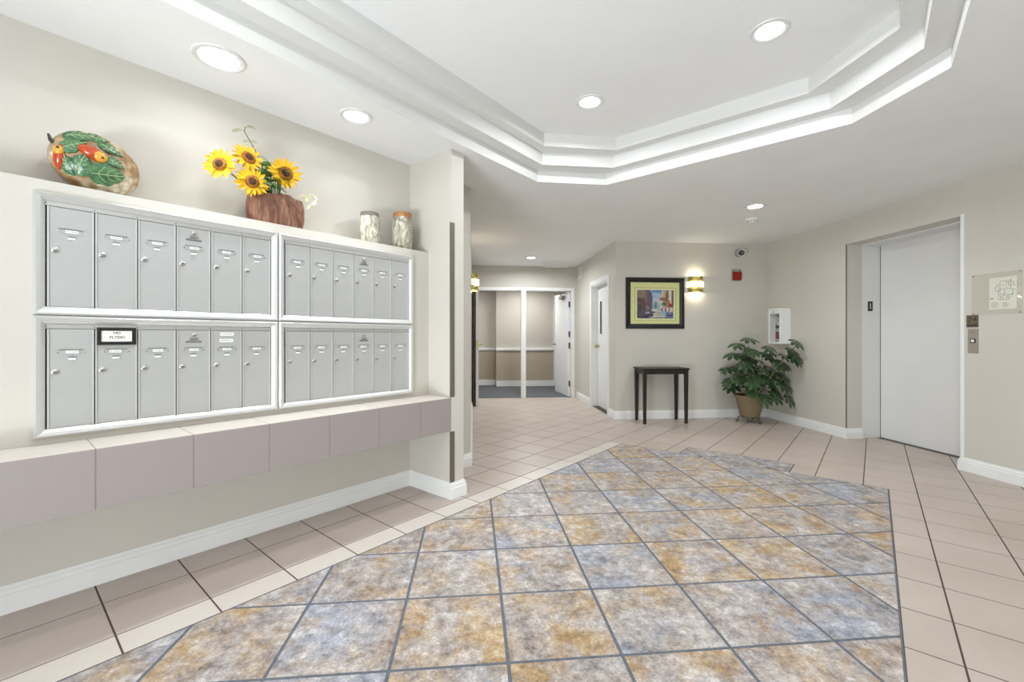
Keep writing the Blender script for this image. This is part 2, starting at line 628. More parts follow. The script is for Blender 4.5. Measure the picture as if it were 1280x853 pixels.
# chair rail and baseboards of the hall
for nm, z0, z1, d in (('trim_1', 0.825, 0.895, 0.02), ('baseboard_hall', 0.0, 0.13, 0.016)):
    for v0, v1, u in ((HS, 1.9, HU), (-1.6, HS, HU2)):
        mb = MB()
        mb.prism([tuple(RF(v, q).xy) for v, q in ((v0, u-d), (v1, u-d), (v1, u), (v0, u))], z0, z1)
        if nm == 'trim_1':
            mb.prism([tuple(RF(v, q).xy) for v, q in ((v0, u-d-0.012), (v1, u-d-0.012), (v1, u-d), (v0, u-d))], z0+0.02, z1-0.018)
        struct(mb.build(nm, M['trim']))
struct(MB().prism([tuple(RF(v, u).xy) for v, u in ((1.9, HU-0.03), (2.02, HU-0.03), (2.02, HU), (1.9, HU))], 0, 2.12).build('trim_2', M['trim']), 'white casing at the end of the hall wall')

# ------------------------------------------------------------------ ceiling with stepped tray
def loop_xy(pts):
    return [LF(s, n).xy for s, n in pts]
T0 = [(-1.0, -2.145), (3.02, -2.232), (3.470, -1.815), (3.46, -0.108), (3.054, 0.294), (-0.55, 0.294), (-1.0, -0.15)]
T1 = [(-0.9, -2.04), (2.943, -2.128), (3.383, -1.700), (3.382, -0.214), (2.973, 0.190), (-0.47, 0.190), (-0.9, -0.24)]
T2 = [(-0.8, -1.955), (2.858, -2.045), (3.300, -1.636), (3.31, -0.320), (2.907, 0.097), (-0.39, 0.097), (-0.8, -0.33)]
Z0, Z1, Z2, Z3 = CEIL, 2.588, 2.692, 2.795
outer = [RF(-3.0, -3.5).xy, RF(RIGHT_V+0.3, -3.5).xy, RF(RIGHT_V+0.3, COR_END+0.12).xy, RF(-3.0, COR_END+0.12).xy]
bm = bmesh.new()
def bloop(bm, pts, z):
    vs = [bm.verts.new((p[0], p[1], z)) for p in pts]
    es = [bm.edges.new((vs[i], vs[(i+1) % len(vs)])) for i in range(len(vs))]
    return vs, es
_, e1 = bloop(bm, outer, CEIL)
_, e2 = bloop(bm, loop_xy(T0), CEIL)
bmesh.ops.triangle_fill(bm, edges=e1+e2, use_beauty=True)
for f in bm.faces:
    if f.normal.z > 0:
        f.normal_flip()
me = bpy.data.meshes.new('ceiling')
bm.to_mesh(me)
bm.free()
me.materials.append(M['ceiling'])
ceiling = struct(link('ceiling', me))
k = len(T0)
def tray_band(name, A, za, B, zb, mat, label=None):
    a, b = loop_xy(A), loop_xy(B)
    mb = MB()
    mb.add([(p[0], p[1], za) for p in a]+[(p[0], p[1], zb) for p in b], [(i, (i+1) % k, k+(i+1) % k, k+i) for i in range(k)])
    o = mb.build(name, M[mat], ceiling)
    if label:
        o['label'] = label
    return o
def inset_loop(A, d):
    c = Vector((sum(p[0] for p in A)/k, sum(p[1] for p in A)/k))
    out = []
    for i in range(k):
        p0, p1, p2 = Vector(A[i-1]), Vector(A[i]), Vector(A[(i+1) % k])
        d0, d1 = (p1-p0).normalized(), (p2-p1).normalized()
        l0, l1 = Vector((-d0.y, d0.x)), Vector((-d1.y, d1.x))
        if l0.dot(c-p1) < 0:
            l0, l1 = -l0, -l1
        m_ = l0+l1
        m_ = m_/m_.dot(l0)
        out.append(tuple(p1+m_*d))
    return out
tray_band('tray_riser', T0, Z0, T0, Z1, 'tray')
tray_band('tray_tread', T0, Z1, T1, Z1, 'tray')
tray_band('tray_riser', T1, Z1, T1, Z2, 'tray')
tray_band('tray_tread', T1, Z2, T2, Z2, 'tray')
tray_band('tray_riser', T2, Z2, T2, Z3, 'tray')
mb = MB()
mb.add([(p[0], p[1], Z3) for p in loop_xy(T2)], [tuple(range(k))])
mb.build('tray_ceiling', M['ceiling'], ceiling)

# ------------------------------------------------------------------ baseboards
WN = WALL_N
sweep([LF(PIL1, WN).xy, LF(PIL1, PIL_N).xy, LF(PIL0, PIL_N).xy, LF(PIL0, WN).xy, LF(ENT_S, WN).xy][::-1][:4] and
      [LF(PIL1, WN+0.02).xy, LF(PIL1, PIL_N).xy, LF(PIL0, PIL_N).xy, LF(PIL0, WN).xy, LF(ENT_S, WN).xy], BB, 'baseboard_left', M['trim'])
sweep([RF(COR_L, 7.0).xy, RF(COR_L, cu_).xy, LF(PIL1+0.02, WN).xy], BB, 'baseboard_corridor_left', M['trim'])
sweep([RF(RIGHT_V+0.19, EL1).xy, RF(RIGHT_V, EL1).xy, RF(RIGHT_V, BACK_U).xy, RF(COR_R, BACK_U).xy, RF(COR_R, DO0-0.075).xy], BB, 'baseboard_back', M['trim'])
sweep([RF(COR_R, DO1+0.075).xy, RF(COR_R, COR_END).xy], BB, 'baseboard_corridor_right', M['trim'])
sweep([RF(RIGHT_V, RU0).xy, RF(RIGHT_V, EL0).xy, RF(RIGHT_V+0.19, EL0).xy], BB, 'baseboard_right', M['trim'])

# ------------------------------------------------------------------ floor: bed, slate inlay, beige tiles
floor = struct(MB().prism([tuple(p) for p in (RF(-3.2, -3.5).xy, RF(RIGHT_V+0.5, -3.5).xy, RF(RIGHT_V+0.5, COR_END+0.02).xy, RF(-3.2, COR_END+0.02).xy)], -0.06, -0.0016).build('floor', M['grout']))
GP, GN0, GS0 = 0.311, 0.244, 0.307      # beige grid: n = GN0 - k*GP, s = GS0 + k*GP
SL_N0, SL_N1 = -2.095, 0.083
ROW = 13
SLS = GS0+ROW*GP                        # far edge of the slate inlay
TE0, TE1 = -1.485, -0.555
slate_poly = [[(-1.2, SL_N0), (SLS, SL_N0), (SLS, SL_N1), (-1.2, SL_N1)], [(SLS, TE0), (SLS+GP, TE0), (SLS+GP, TE1), (SLS, TE1)]]
mb = MB()
for rect in slate_poly:
    mb.prism([tuple(LF(s, n).xy) for s, n in rect][::-1], -0.0016, -0.0012)
mb.build('grout_bed', M['grout_grey'], floor)


def clip(poly, a, b, c):
    """keep a*x+b*y >= c"""
    out = []
    for i in range(len(poly)):
        p, q = poly[i], poly[(i+1) % len(poly)]
        dp, dq = a*p[0]+b*p[1]-c, a*q[0]+b*q[1]-c
        if dp >= 0:
            out.append(p)
        if (dp >= 0) != (dq >= 0):
            t = dp/(dp-dq)
            out.append((p[0]+(q[0]-p[0])*t, p[1]+(q[1]-p[1])*t))
    return out


def parea(p):
    return abs(sum(p[i][0]*p[(i+1) % len(p)][1]-p[(i+1) % len(p)][0]*p[i][1] for i in range(len(p))))/2 if len(p) > 2 else 0


def shrink(poly, g):
    """inset a ccw convex polygon by g"""
    ar = sum(poly[i][0]*poly[(i+1) % len(poly)][1]-poly[(i+1) % len(poly)][0]*poly[i][1] for i in range(len(poly)))
    if ar < 0:
        poly = poly[::-1]
    out = poly
    n = len(poly)
    for i in range(n):
        p, q = Vector(poly[i]), Vector(poly[(i+1) % n])
        d = q-p
        if d.length < 1e-5:
            continue
        d.normalize()
        l = Vector((-d.y, d.x))
        out = clip(out, l.x, l.y, l.dot(p)+g)
        if len(out) < 3:
            return []
    res = []
    for p in out:
        if not res or (Vector(p)-Vector(res[-1])).length > 1e-4:
            res.append(p)
    if len(res) > 2 and (Vector(res[0])-Vector(res[-1])).length < 1e-4:
        res.pop()
    return res


def tile_geo(mb, poly, h0, h1, c):
    """polygon slab with a chamfered upper edge"""
    top = shrink(poly, c)
    if len(top) != len(poly):
        top = None
    n = len(poly)
    ar = sum(poly[i][0]*poly[(i+1) % n][1]-poly[(i+1) % n][0]*poly[i][1] for i in range(n))
    if ar < 0:
        poly = poly[::-1]
    if top is None:
        mb.prism(poly, h0, h1)
        return
    # rotate top so that it matches poly
    b = min(range(n), key=lambda i: sum((Vector(poly[j])-Vector(top[(j+i) % n])).length for j in range(n)))
    top = [top[(j+b) % n] for j in range(n)]
    hm = h1-c*0.7
    vs = [(p[0], p[1], h0) for p in poly]+[(p[0], p[1], hm) for p in poly]+[(p[0], p[1], h1) for p in top]
    fs = [tuple(range(2*n, 3*n))]
    for i in range(n):
        j = (i+1) % n
        fs += [(i, j, n+j, n+i), (n+i, n+j, 2*n+j, 2*n+i)]
    mb.add(vs, fs)


# slate tiles: grid along V, U
SP, SV0, SU0 = 0.413, 0.538, 1.528
slate_mesh = None
def sn_of(v, u):
    return (v+u)/R2, (v-u)/R2
count = 0
for i in range(-9, 9):
    for j in range(-6, 12):
        v0, u0 = SV0+i*SP, SU0+j*SP
        cell = [(v0, u0), (v0+SP, u0), (v0+SP, u0+SP), (v0, u0+SP)]
        if (u0+SP)*cos(TH)+(v0)*sin(TH) < 0.55:
            continue
        snp = [sn_of(*p) for p in cell]
        for ri, rect in enumerate(slate_poly):
            q = snp
            q = clip(q, 1, 0, rect[0][0]); q = clip(q, -1, 0, -rect[1][0])
            q = clip(q, 0, 1, rect[0][1]); q = clip(q, 0, -1, -rect[2][1])
            if parea(q) < 0.002:
                continue
            if parea(q) > SP*SP*0.999:
                if slate_mesh is None:
                    m_ = MB()
                    h = SP/2-0.0065
                    tile_geo(m_, [(-h, -h), (h, -h), (h, h), (-h, h)], -0.0012, 0.0, 0.0010)
                    slate_mesh = m_.mesh('slate_tile', M['slate'])
                link('slate_tile', slate_mesh, floor, RF(v0+SP/2, u0+SP/2), TH)
            else:
                wp = [tuple(LF(s, n).xy) for s, n in q]
                wp = shrink(wp, 0.0065)
                if len(wp) < 3:
                    continue
                c = Vector((sum(p[0] for p in wp)/len(wp), sum(p[1] for p in wp)/len(wp)))
                m_ = MB()
                tile_geo(m_, [(p[0]-c.x, p[1]-c.y) for p in wp], -0.0012, 0.0, 0.0010)
                m_.build('slate_tile', M['slate'], floor, (c.x, c.y, 0))
            count += 1

# beige tiles: grid along D, N
def uv_of(s, n):
    return (s+n)/R2, (s-n)/R2
def half(kind, val, sign):
    """half plane in (s, n) for a limit on v or u"""
    return (sign/R2, sign/R2, sign*val) if kind == 'v' else (sign/R2, -sign/R2, sign*val)
S1 = [(0, 1, WALL_N), half('u', BACK_U, -1), half('v', RIGHT_V, -1)]
S2 = [half('v', COR_L, 1), half('v', COR_R, -1), half('u', COR_END, -1), half('u', 3.0, 1)]
S3 = [half('u', EL0, 1), half('u', EL1, -1), half('v', ED, -1), half('v', 3, 1)]
def clipset(p, hs):
    for a in hs:
        p = clip(p, *a)
        if len(p) < 3:
            return []
    return p
pieces = []
for i in range(-9, 36):
    for j in range(-14, 28):
        s0, n1 = GS0+i*GP, GN0-j*GP
        n0 = n1-GP
        parts = []
        if i < ROW:
            spans = [(n0, min(n1, SL_N0)), (max(n0, SL_N1), n1)]
        elif i == ROW:
            spans = [(n0, min(n1, TE0)), (max(n0, TE1), n1)]
        else:
            spans = [(n0, n1)]
        for a, b in spans:
            if b-a < 0.004:
                continue
            cell = [(s0, a), (s0+GP, a), (s0+GP, b), (s0, b)]
            full = parea(cell)
            c1, c2, c3 = clipset(cell, S1), clipset(cell, S2), clipset(cell, S3)
            best = max((c1, c2, c3), key=parea)
            if parea(best) > full*0.9995:
                todo = [best]
            else:
                todo = [c1, clipset(c2, [(0, -1, -WALL_N)]) , clipset(c2, [half('u', BACK_U, 1)]), clipset(c3, [half('v', RIGHT_V, 1)])]
                if parea(clipset(c2, [(0, -1, -WALL_N)])) > 0 and parea(clipset(c2, [half('u', BACK_U, 1)])) > 0:
                    todo = [c1, clipset(c2, [(0, -1, -WALL_N)]), clipset(c3, [half('v', RIGHT_V, 1)])]
                if parea(c2) > 0 and parea(c2) >= parea(c1) and max(uv_of(*p)[0] for p in cell) < COR_R:
                    todo = [c2]
            for q in todo:
                if parea(q) < 0.0012:
                    continue
                wp = [tuple(LF(s, n).xy) for s, n in q]
                cx, cy = sum(p[0] for p in wp)/len(wp), sum(p[1] for p in wp)/len(wp)
                if cy < 0.75:
                    continue
                border = i <= ROW and b <= SL_N0+1e-6 and a > SL_N0-0.2
                isfull = abs(parea(q)-GP*GP) < 1e-5
                vis = abs(cx)/cy < 1.30
                pieces.append((vis, cy, cx, wp, border, isfull, (s0+GP/2, (a+b)/2)))
pieces.sort(key=lambda t: (not t[0], t[1]))
GAP = 0.0034
full_mesh = None
far = MB()
for idx, (vis, cy, cx, wp, border, isfull, c_sn) in enumerate(pieces):
    if idx < 300 and isfull:
        if full_mesh is None:
            m_ = MB()
            h = GP/2-GAP
            tile_geo(m_, [(-h, -h), (h, -h), (h, h), (-h, h)], -0.0016, 0.0, 0.0010)
            full_mesh = m_.mesh('floor_tile', M['tile'])
        link('floor_tile', full_mesh, floor, LF(*c_sn), RZ_L)
        continue
    wp = shrink(wp, GAP)
    if len(wp) < 3:
        continue
    if idx < 300:
        m_ = MB()
        tile_geo(m_, [(p[0]-cx, p[1]-cy) for p in wp], -0.0016, 0.0, 0.0010)
        m_.build('floor_tile', M['tile_border' if border else 'tile'], floor, (cx, cy, 0))
    else:
        tile_geo(far, wp, -0.0016, 0.0, 0.0010)
print('SLATE', count, 'BEIGE', len(pieces), 'VIS', sum(p[0] for p in pieces))
if far.v:
    o = far.build('floor_tiling', M['tile'], floor)
    o['kind'] = 'stuff'

# ------------------------------------------------------------------ tiled ledge under the mailboxes
LZ0, LZ1 = 0.482, 0.72
ledge = thing('tiled_ledge', LF(1.0, LEDGE_N, LZ0), RZ_L, 'long ledge faced with speckled mauve tiles under the mailboxes', 'ledge')
s_j = [-0.99, -0.67, -0.36, -0.05, 0.258, 0.572, 0.884, 1.195, 1.506, 1.82, 2.0895]
X = lambda s: s-1.0
core = MB()
core.box(X(ENT_S+0.003), X(2.0895), 0.010, LEDGE_N-BOX_N-0.001, 0.012, LZ1-LZ0-0.010)
for q in s_j[1:-1]:
    core.box(X(q)-0.0011, X(q)+0.0011, 0.0006, 0.010, 0.0005, LZ1-LZ0-0.002)
    core.box(X(q)-0.0009, X(q)+0.0009, 0.001, LEDGE_N-BOX_N-0.0015, LZ1-LZ0-0.0098, LZ1-LZ0-0.0006)
core.box(X(ENT_S+0.003), X(2.0895), LEDGE_N-BOX_N-0.001, LEDGE_N-WALL_N-0.002, 0.012, 0.70-LZ0-0.002)
core.build('core', M['grout_light'], ledge)
for a, b in zip(s_j[:-1], s_j[1:]):
    g = 0.0012
    MB().box(X(a)+g, X(b)-g, 0, 0.0098, 0, LZ1-LZ0-0.0012, c=0.0012).build('front_tile', M['ledge_tile'], ledge)
    MB().box(X(a)+g, X(b)-g, 0.0002, LEDGE_N-BOX_N-0.0012, LZ1-LZ0-0.0098, LZ1-LZ0, c=0.0010).build('top_tile', M['tile_border'], ledge)
    MB().box(X(a)+g, X(b)-g, 0.0101, LEDGE_N-WALL_N-0.003, 0.0, 0.0118, c=0.0008).build('soffit_tile', M['ledge_tile'], ledge)

# corner guards on the stub wall
for z0, z1, lb in ((0.722, 1.965, 'long grey metal guard on the stub wall corner above the ledge'), (0.117, 0.478, 'short grey metal guard on the stub wall corner below the ledge')):
    mb = MB()
    mb.prism([(0, -0.0025), (0.032, -0.0025), (0.032, 0), (0, 0)], 0, z1-z0)
    mb.prism([(-0.0025, -0.0025), (0, -0.0025), (0, 0.012), (-0.0025, 0.012)], 0, z1-z0)
    o = mb.build('corner_guard', M['guard'], None, LF(PIL0, PIL_N, z0), RZ_L)
    tag(o, lb, 'corner guard')

# ------------------------------------------------------------------ mailboxes
def rect_ring_rails(parent, name, x0, x1, z0, z1, rings, mat):
    """four mitred rails; rings: (inset, y)"""
    def corner(i, q):
        d, y = rings[q]
        return [(x0+d, y, z0+d), (x1-d, y, z0+d), (x1-d, y, z1-d), (x0+d, y, z1-d)][i]
    nq = len(rings)
    for i in range(4):
        j = (i+1) % 4
        vs = [corner(i, q) for q in range(nq)]+[corner(j, q) for q in range(nq)]
        fs = [(q, (q+1) % nq, nq+(q+1) % nq, nq+q) for q in range(nq)]
        fs += [tuple(range(nq)), tuple(range(2*nq-1, nq-1, -1))]
        MB().add(vs, fs).build(name, mat, parent)


DOOR_Y = 0.004
def door_meshes(w_, h_):
    W2 = w_/2
    d = {}
    d['door'] = MB().box(-W2, W2, 0, 0.012, 0, h_, c=0.0012).mesh('door', M['mailgrey'])
    return d

# small shared meshes for the doors' fittings (door-local: x across, y=0 is the front face, front is -y)
def rotx(mbm):
    return Matrix.Rotation(pi/2, 4, 'X')
lk = MB()
lk.lathe([(0.0115, 0), (0.0115, 0.004), (0.0088, 0.0062), (0.0, 0.0062)], 16, mat=Matrix.Rotation(pi/2, 4, 'X'))
lock_me = lk.mesh('lock', M['chrome'], True)
kh = MB().box(-0.005, 0.005, -0.0068, -0.0055, -0.0012, 0.0012)
key_me = kh.mesh('keyhole', M['dark'])
nh = MB()
nh.box(-0.036, 0.036, -0.0035, 0, 0.0085, 0.0105, 1)
nh.box(-0.036, 0.036, -0.0012, 0, -0.0090, -0.0078, 0)
name_me = nh.mesh('name_holder', [M['mailbar'], M['slotdark']])
rv_ = MB().lathe([(0.003, 0), (0.0028, 0.0018), (0, 0.0022)], 8, mat=Matrix.Rotation(pi/2, 4, 'X'))
rivet_me = rv_.mesh('rivet', M['chrome'])
cdm = MB()
cdm.box(-0.019, 0.019, -0.0018, 0, -0.006, 0.006, 0)
for q in range(5):
    x = -0.014+q*0.0066+random.uniform(-.001, .001)
    cdm.box(x, x+random.uniform(0.002, 0.0045), -0.0021, -0.0018, -0.002, 0.002, 1)
card_me = cdm.mesh('name_card', [M['card'], M['greyink']])
tb = MB()
tb.box(-0.011, 0.011, -0.003, 0, 0.001, 0.006, 1)
tb.box(-0.011, 0.011, -0.0045, 0, -0.007, 0.001, 0)
tab_me = tb.mesh('number_tab', [M['card'], M['slotdark']])
ms = MB()
ms.lathe([(0.0095, 0), (0.0095, 0.005), (0.005, 0.0065), (0.0, 0.0065)], 16, mat=Matrix.Translation((0, 0, 0.022)) @ Matrix.Rotation(pi/2, 4, 'X'))
ms.lathe([(0.003, 0.0064), (0.003, 0.0072), (0, 0.0072)], 10, mi=1, mat=Matrix.Translation((0, 0, 0.022)) @ Matrix.Rotation(pi/2, 4, 'X'))
ms.box(-0.018, 0.018, -0.004, 0, -0.008, 0.010, 0, 0.001)
ms.box(-0.032, 0.032, -0.0018, 0, -0.013, -0.006, 1)
ms.box(-0.013, 0.013, -0.0046, -0.004, -0.003, 0.005, 1)
master_me = ms.mesh('master_lock', [M['chrome'], M['slotdark']])

screw_me = MB().lathe([(0.0025, 0.012), (0.0025, 0.0132), (0, 0.0135)], 8, mat=Matrix.Rotation(pi/2, 4, 'X')).mesh('screw', M['slotdark'])


def mailbox_unit(s0, s1, z0, z1, label, seed, stickers=False):
    rnd = random.Random(seed)
    root = thing('mailbox_unit', LF(s0, BOX_N, z0), RZ_L, label, 'mailboxes', 'wall mailbox units of six doors')
    W_, H_ = s1-s0, z1-z0
    rings = [(0.0, 0.0), (0.0, -0.018), (0.008, -0.026), (0.020, -0.022), (0.033, -0.010), (0.033, 0.0)]
    rect_ring_rails(root, 'frame_rail', 0, W_, 0, H_, rings, M['silver'])
    MB().box(0.033, W_-0.033, -0.0015, 0.0, 0.033, H_-0.033).build('back_panel', M['dark'], root)
    # hinge bar
    hb = MB()
    hb.box(0.034, W_-0.034, -0.012, -0.0015, H_-0.052, H_-0.034, c=0.001)
    bar = hb.build('hinge_bar', M['mailbar'], root)
    x0, x1 = 0.036, W_-0.036
    n = 6
    pw = (x1-x0)/n
    for q in range(n+1):
        link('screw', screw_me, bar, (x0+q*pw*0.998, 0, H_-0.043))
    dz0, dz1 = 0.0345, H_-0.0535
    dw = pw-0.0065
    dm = MB().box(-dw/2, dw/2, -0.0085, 0, 0, dz1-dz0, c=0.001).mesh('door', M['mailgrey'])
    em = MB().box(-dw/2-0.0012, -dw/2+0.0035, -0.0125, -0.0086, 0, dz1-dz0).box(dw/2-0.0035, dw/2+0.0012, -0.0125, -0.0086, 0, dz1-dz0).mesh('edge_strip', M['silver'])
    hh = dz1-dz0
    for q in range(n):
        cx = x0+pw*(q+0.5)
        d = link('door', dm, root, (cx, -0.0016, dz0))
        link('edge_strip', em, d)
        yy = -0.0086
        zs = hh*0.765
        link('lock', lock_me, d, (-dw/2+0.021, yy, hh*0.565))
        link('keyhole', key_me, d, (-dw/2+0.021, yy, hh*0.565))
        link('rivet', rivet_me, d, (-0.039, yy, zs-0.002))
        link('rivet', rivet_me, d, (0.039, yy, zs-0.002))
        link('name_holder', name_me, d, (0, yy, zs))
        link('name_card', card_me, d, (rnd.uniform(-.004, .004), yy, zs))
        link('number_tab', tab_me, d, (rnd.uniform(-.003, .003), yy, zs-0.025))
        if q == 3:
            link('master_lock', master_me, d, (0, yy, hh*0.885))
        if stickers and q == 4:
            st = MB().box(-0.03, 0.03, -0.0008, 0, -0.008, 0.008)
            for k_ in range(7):
                xx = -0.024+k_*0.0068
                st.box(xx, xx+0.004, -0.0011, -0.0008, -0.002, 0.0025, 1)
            sm = st.mesh('sticker', [M['card'], M['greyink']])
            link('sticker', sm, d, (0.002, yy, hh*0.955))
            link('sticker', sm, d, (-0.001, yy, hh*0.875))
    return root

MU = [(0.105, 1.018, 1.240, 1.731), (1.022, 1.936, 1.240, 1.729), (0.105, 1.018, 0.747, 1.236), (1.022, 1.936, 0.747, 1.236)]
MLAB = ['silver framed unit of six mailboxes below the bird gourd and sunflowers',
        'silver framed unit of six mailboxes below the two bark vases',
        'silver framed unit of six mailboxes bearing the black framed notice',
        'silver framed unit of six mailboxes on the ledge beside the stub wall']
for q in range(4):
    mailbox_unit(*MU[q], MLAB[q], q, q == 2)

# notice on the second lower door
pw = (1.018-0.105-0.072)/6
ncx = 0.105+0.036+pw*1.5
nt_ = thing('notice_frame', LF(ncx, BOX_N+0.0146, 1.116), RZ_L, 'small black framed paper notice stuck on a lower mailbox door', 'notice')
rect_ring_rails(nt_, 'frame_rail', -0.064, 0.064, 0.0, 0.075, [(0, 0), (0, -0.006), (0.003, -0.007), (0.013, -0.007), (0.014, -0.003), (0.014, 0)], M['black'])
MB().box(-0.051, 0.051, -0.003, -0.0005, 0.013, 0.062).build('paper', M['paper'], nt_)
text('lettering', 'NO', 0.016, M['ink'], nt_, (0.0, -0.0034, 0.051), (pi/2, 0, 0))
text('lettering', 'FLYERS', 0.0165, M['ink'], nt_, (0.002, -0.0034, 0.032), (pi/2, 0, 0))

# ------------------------------------------------------------------ downlights
def downlight(pos, z, label, power, r=0.092, group='recessed ceiling downlights', spread=None, beam=0):
    root = thing('recessed_downlight', (pos.x, pos.y, z), 0, label, 'ceiling light', group)
    MB().lathe([(r+0.004, -0.0005), (r+0.002, -0.006), (r-0.008, -0.009), (r-0.014, -0.006), (r-0.016, -0.0005)], 36).build('trim_ring', M['ring'], root, smooth=True)
    MB().lathe([(r-0.0145, -0.0042), (r-0.019, -0.0060), (r-0.022, -0.0056)], 36).build('baffle', M['baffle'], root, smooth=True)
    MB().lathe([(0.0, -0.0075), (r*0.35, -0.0072), (r-0.022, -0.0056)], 36).build('lens', M['bulb'], root, smooth=True)
    lamp('downlight_lamp', 'AREA', (pos.x, pos.y, z-0.012), power, (0.88, 0.95, 1.0) if spread else (0.91, 0.965, 1.0), 0.13, spread=spread or radians(168))
    if beam:
        sp = bpy.data.lights.new('downlight_beam', 'SPOT')
        sp.energy = beam
        sp.color = (0.93, 0.97, 1.0)
        sp.spot_size = radians(66)
        sp.spot_blend = 0.6
        sp.shadow_soft_size = 0.035
        so = bpy.data.objects.new('downlight_beam', sp)
        so.location = (pos.x, pos.y, z-0.013)
        COL.objects.link(so)
    return root

downlight(LF(0.701, -2.414), CEIL, 'large bright recessed light in niche ceiling above gourd', P_NICHE, 0.107, spread=radians(160), beam=P_BEAM)
downlight(LF(1.415, -2.411), CEIL, 'smaller recessed light in niche ceiling above right mailboxes', P_NICHE, spread=radians(160), beam=P_BEAM)
downlight(LF(2.677, -1.527), Z3, 'round recessed light in tray ceiling nearer the corridor', P_DOWN)
downlight(LF(2.672, -0.431), Z3, 'round recessed light in tray ceiling nearer the elevator wall', P_DOWN)
downlight(LF(5.007, -0.936), CEIL, 'recessed light in flat ceiling in front of smoke detector', P_DOWN)
downlight(RF(0.983, 7.27), CEIL, 'small recessed light in corridor ceiling before the double door', P_DOWN*1.8)
# the other lights of the tray, above and behind the camera
lamp('tray_lamp', 'AREA', LF(0.6, -1.5, Z3-0.012), P_DOWN*0.4, (0.91, 0.965, 1.0), 0.13)
lamp('tray_lamp', 'AREA', LF(0.6, -0.43, Z3-0.012), P_DOWN*0.4, (0.91, 0.965, 1.0), 0.13)

# ------------------------------------------------------------------ wall sconces
def arc_band(mb, rx, ry, z0, z1, t, segs=14, mi=0, a0=0.0, a1=pi):
    outer_, inner_ = [], []
    for q in range(segs+1):
        a = a0+(a1-a0)*q/segs
        outer_.append((rx*cos(a), -ry*sin(a)))
        inner_.append(((rx-t)*cos(a), -(ry-t)*sin(a)))
    vs = []
    for p, q in zip(outer_, inner_):
        vs += [(p[0], p[1], z0), (p[0], p[1], z1), (q[0], q[1], z1), (q[0], q[1], z0)]
    fs = []
    for q in range(segs):
        for e in range(4):
            e2 = (e+1) % 4
            fs.append((q*4+e, q*4+e2, (q+1)*4+e2, (q+1)*4+e))
    fs += [(0, 1, 2, 3), tuple(segs*4+e for e in (3, 2, 1, 0))]
    mb.add(vs, fs, mi)

sc1 = thing('wall_sconce', RF(3.145, BACK_U, 1.775), RZ_R, 'glowing brass louvred sconce beside the framed street painting', 'wall light', 'brass wall sconces')
MB().box(-0.06, 0.06, -0.012, 0, 0.02, 0.22, c=0.002).build('back_plate', M['brass'], sc1)
for z0, z1 in ((0.005, 0.062), (0.175, 0.232)):
    b_ = MB()
    arc_band(b_, 0.105, 0.095, z0, z1, 0.004, a0=0.08, a1=pi/2-0.09)
    arc_band(b_, 0.105, 0.095, z0, z1, 0.004, a0=pi/2+0.09, a1=pi-0.08)
    b_.build('brass_band', M['brass'], sc1)
for zc in (0.088, 0.118, 0.148):
    b_ = MB()
    arc_band(b_, 0.120, 0.108, zc-0.007, zc+0.007, 0.012)
    b_.build('glass_louvre', M['glow'], sc1)
for zc in (0.071, 0.103, 0.133, 0.165):
    b_ = MB()
    arc_band(b_, 0.108, 0.097, zc-0.005, zc+0.005, 0.004)
    b_.build('brass_ring', M['brass'], sc1)
b_ = MB()
for xx in (-0.098, 0.098):
    b_.box(xx-0.004, xx+0.004, -0.035, 0, 0.005, 0.232)
b_.box(-0.006, 0.006, -0.097, -0.089, 0.005, 0.232)
b_.build('upright', M['brass'], sc1)
MB().lathe([(0.0, 0.07), (0.02, 0.08), (0.024, 0.11), (0.02, 0.15), (0.0, 0.165)], 14, 0, -0.05).build('bulb', M['glow'], sc1, smooth=True)
sc2 = copy_tree(sc1)
sc2.location = RF(COR_L, 5.95, 1.775)
sc2.rotation_euler = (0, 0, RZ_R+pi/2)
sc2['label'] = 'brass louvred sconce on corridor wall, half hidden by the stub wall'
for pos in (RF(3.145, BACK_U-0.05, 0), RF(COR_L+0.05, 5.95, 0)):
    lamp('sconce_lamp', 'POINT', (pos.x, pos.y, 1.775+0.225), P_SCONCE, (1.0, 0.92, 0.75), 0.02)
    lamp('sconce_lamp', 'POINT', (pos.x, pos.y, 1.775+0.010), P_SCONCE, (1.0, 0.92, 0.75), 0.02)

# ------------------------------------------------------------------ elevator
ev = struct_root('door_1', RF(0, 0, 0), RZ_R, 'white elevator entrance in the right wall')
MB().box(EJ, ED, EL1, EL1+0.06, 0, ELH+0.02).build('door_jamb', M['elev'], ev)
MB().box(EJ, ED, EL0-0.06, EL0, 0, ELH+0.02).build('door_jamb', M['elev'], ev)
MB().box(EJ, ED, EL0, EL1, ELH-0.015, ELH+0.05).build('door_header', M['elev'], ev)
MB().box(ED, ED+0.04, EL0-0.06, EL1-0.006, 0.008, ELH+0.02).build('door_panel', M['elev'], ev)
MB().box(ED+0.002, ED+0.06, EL0-0.06, EL1+0.06, -0.05, ELH+0.06).box(ED+0.045, ED+0.06, EL0-0.06, EL1+0.06, -0.05, ELH+0.06).build('shaft_back', M['dark'], ev)
MB().box(ED-0.05, ED+0.002, EL0, EL1, -0.004, 0.0015).build('sill', M['guard'], ev)
t_ = MB().box(RIGHT_V-0.004, RIGHT_V+0.03, EL0-0.026, EL0+0.004, 0.117, ELH+0.012, c=0.0015)
struct(t_.build('trim_3', M['trim'], None, (0, 0, 0), RZ_R))
t_ = MB().box(RIGHT_V-0.002, RIGHT_V+0.004, EL1-0.002, EL1+0.010, 0.117, ELH)
struct(t_.build('trim_4', M['guard'], None, (0, 0, 0), RZ_R))

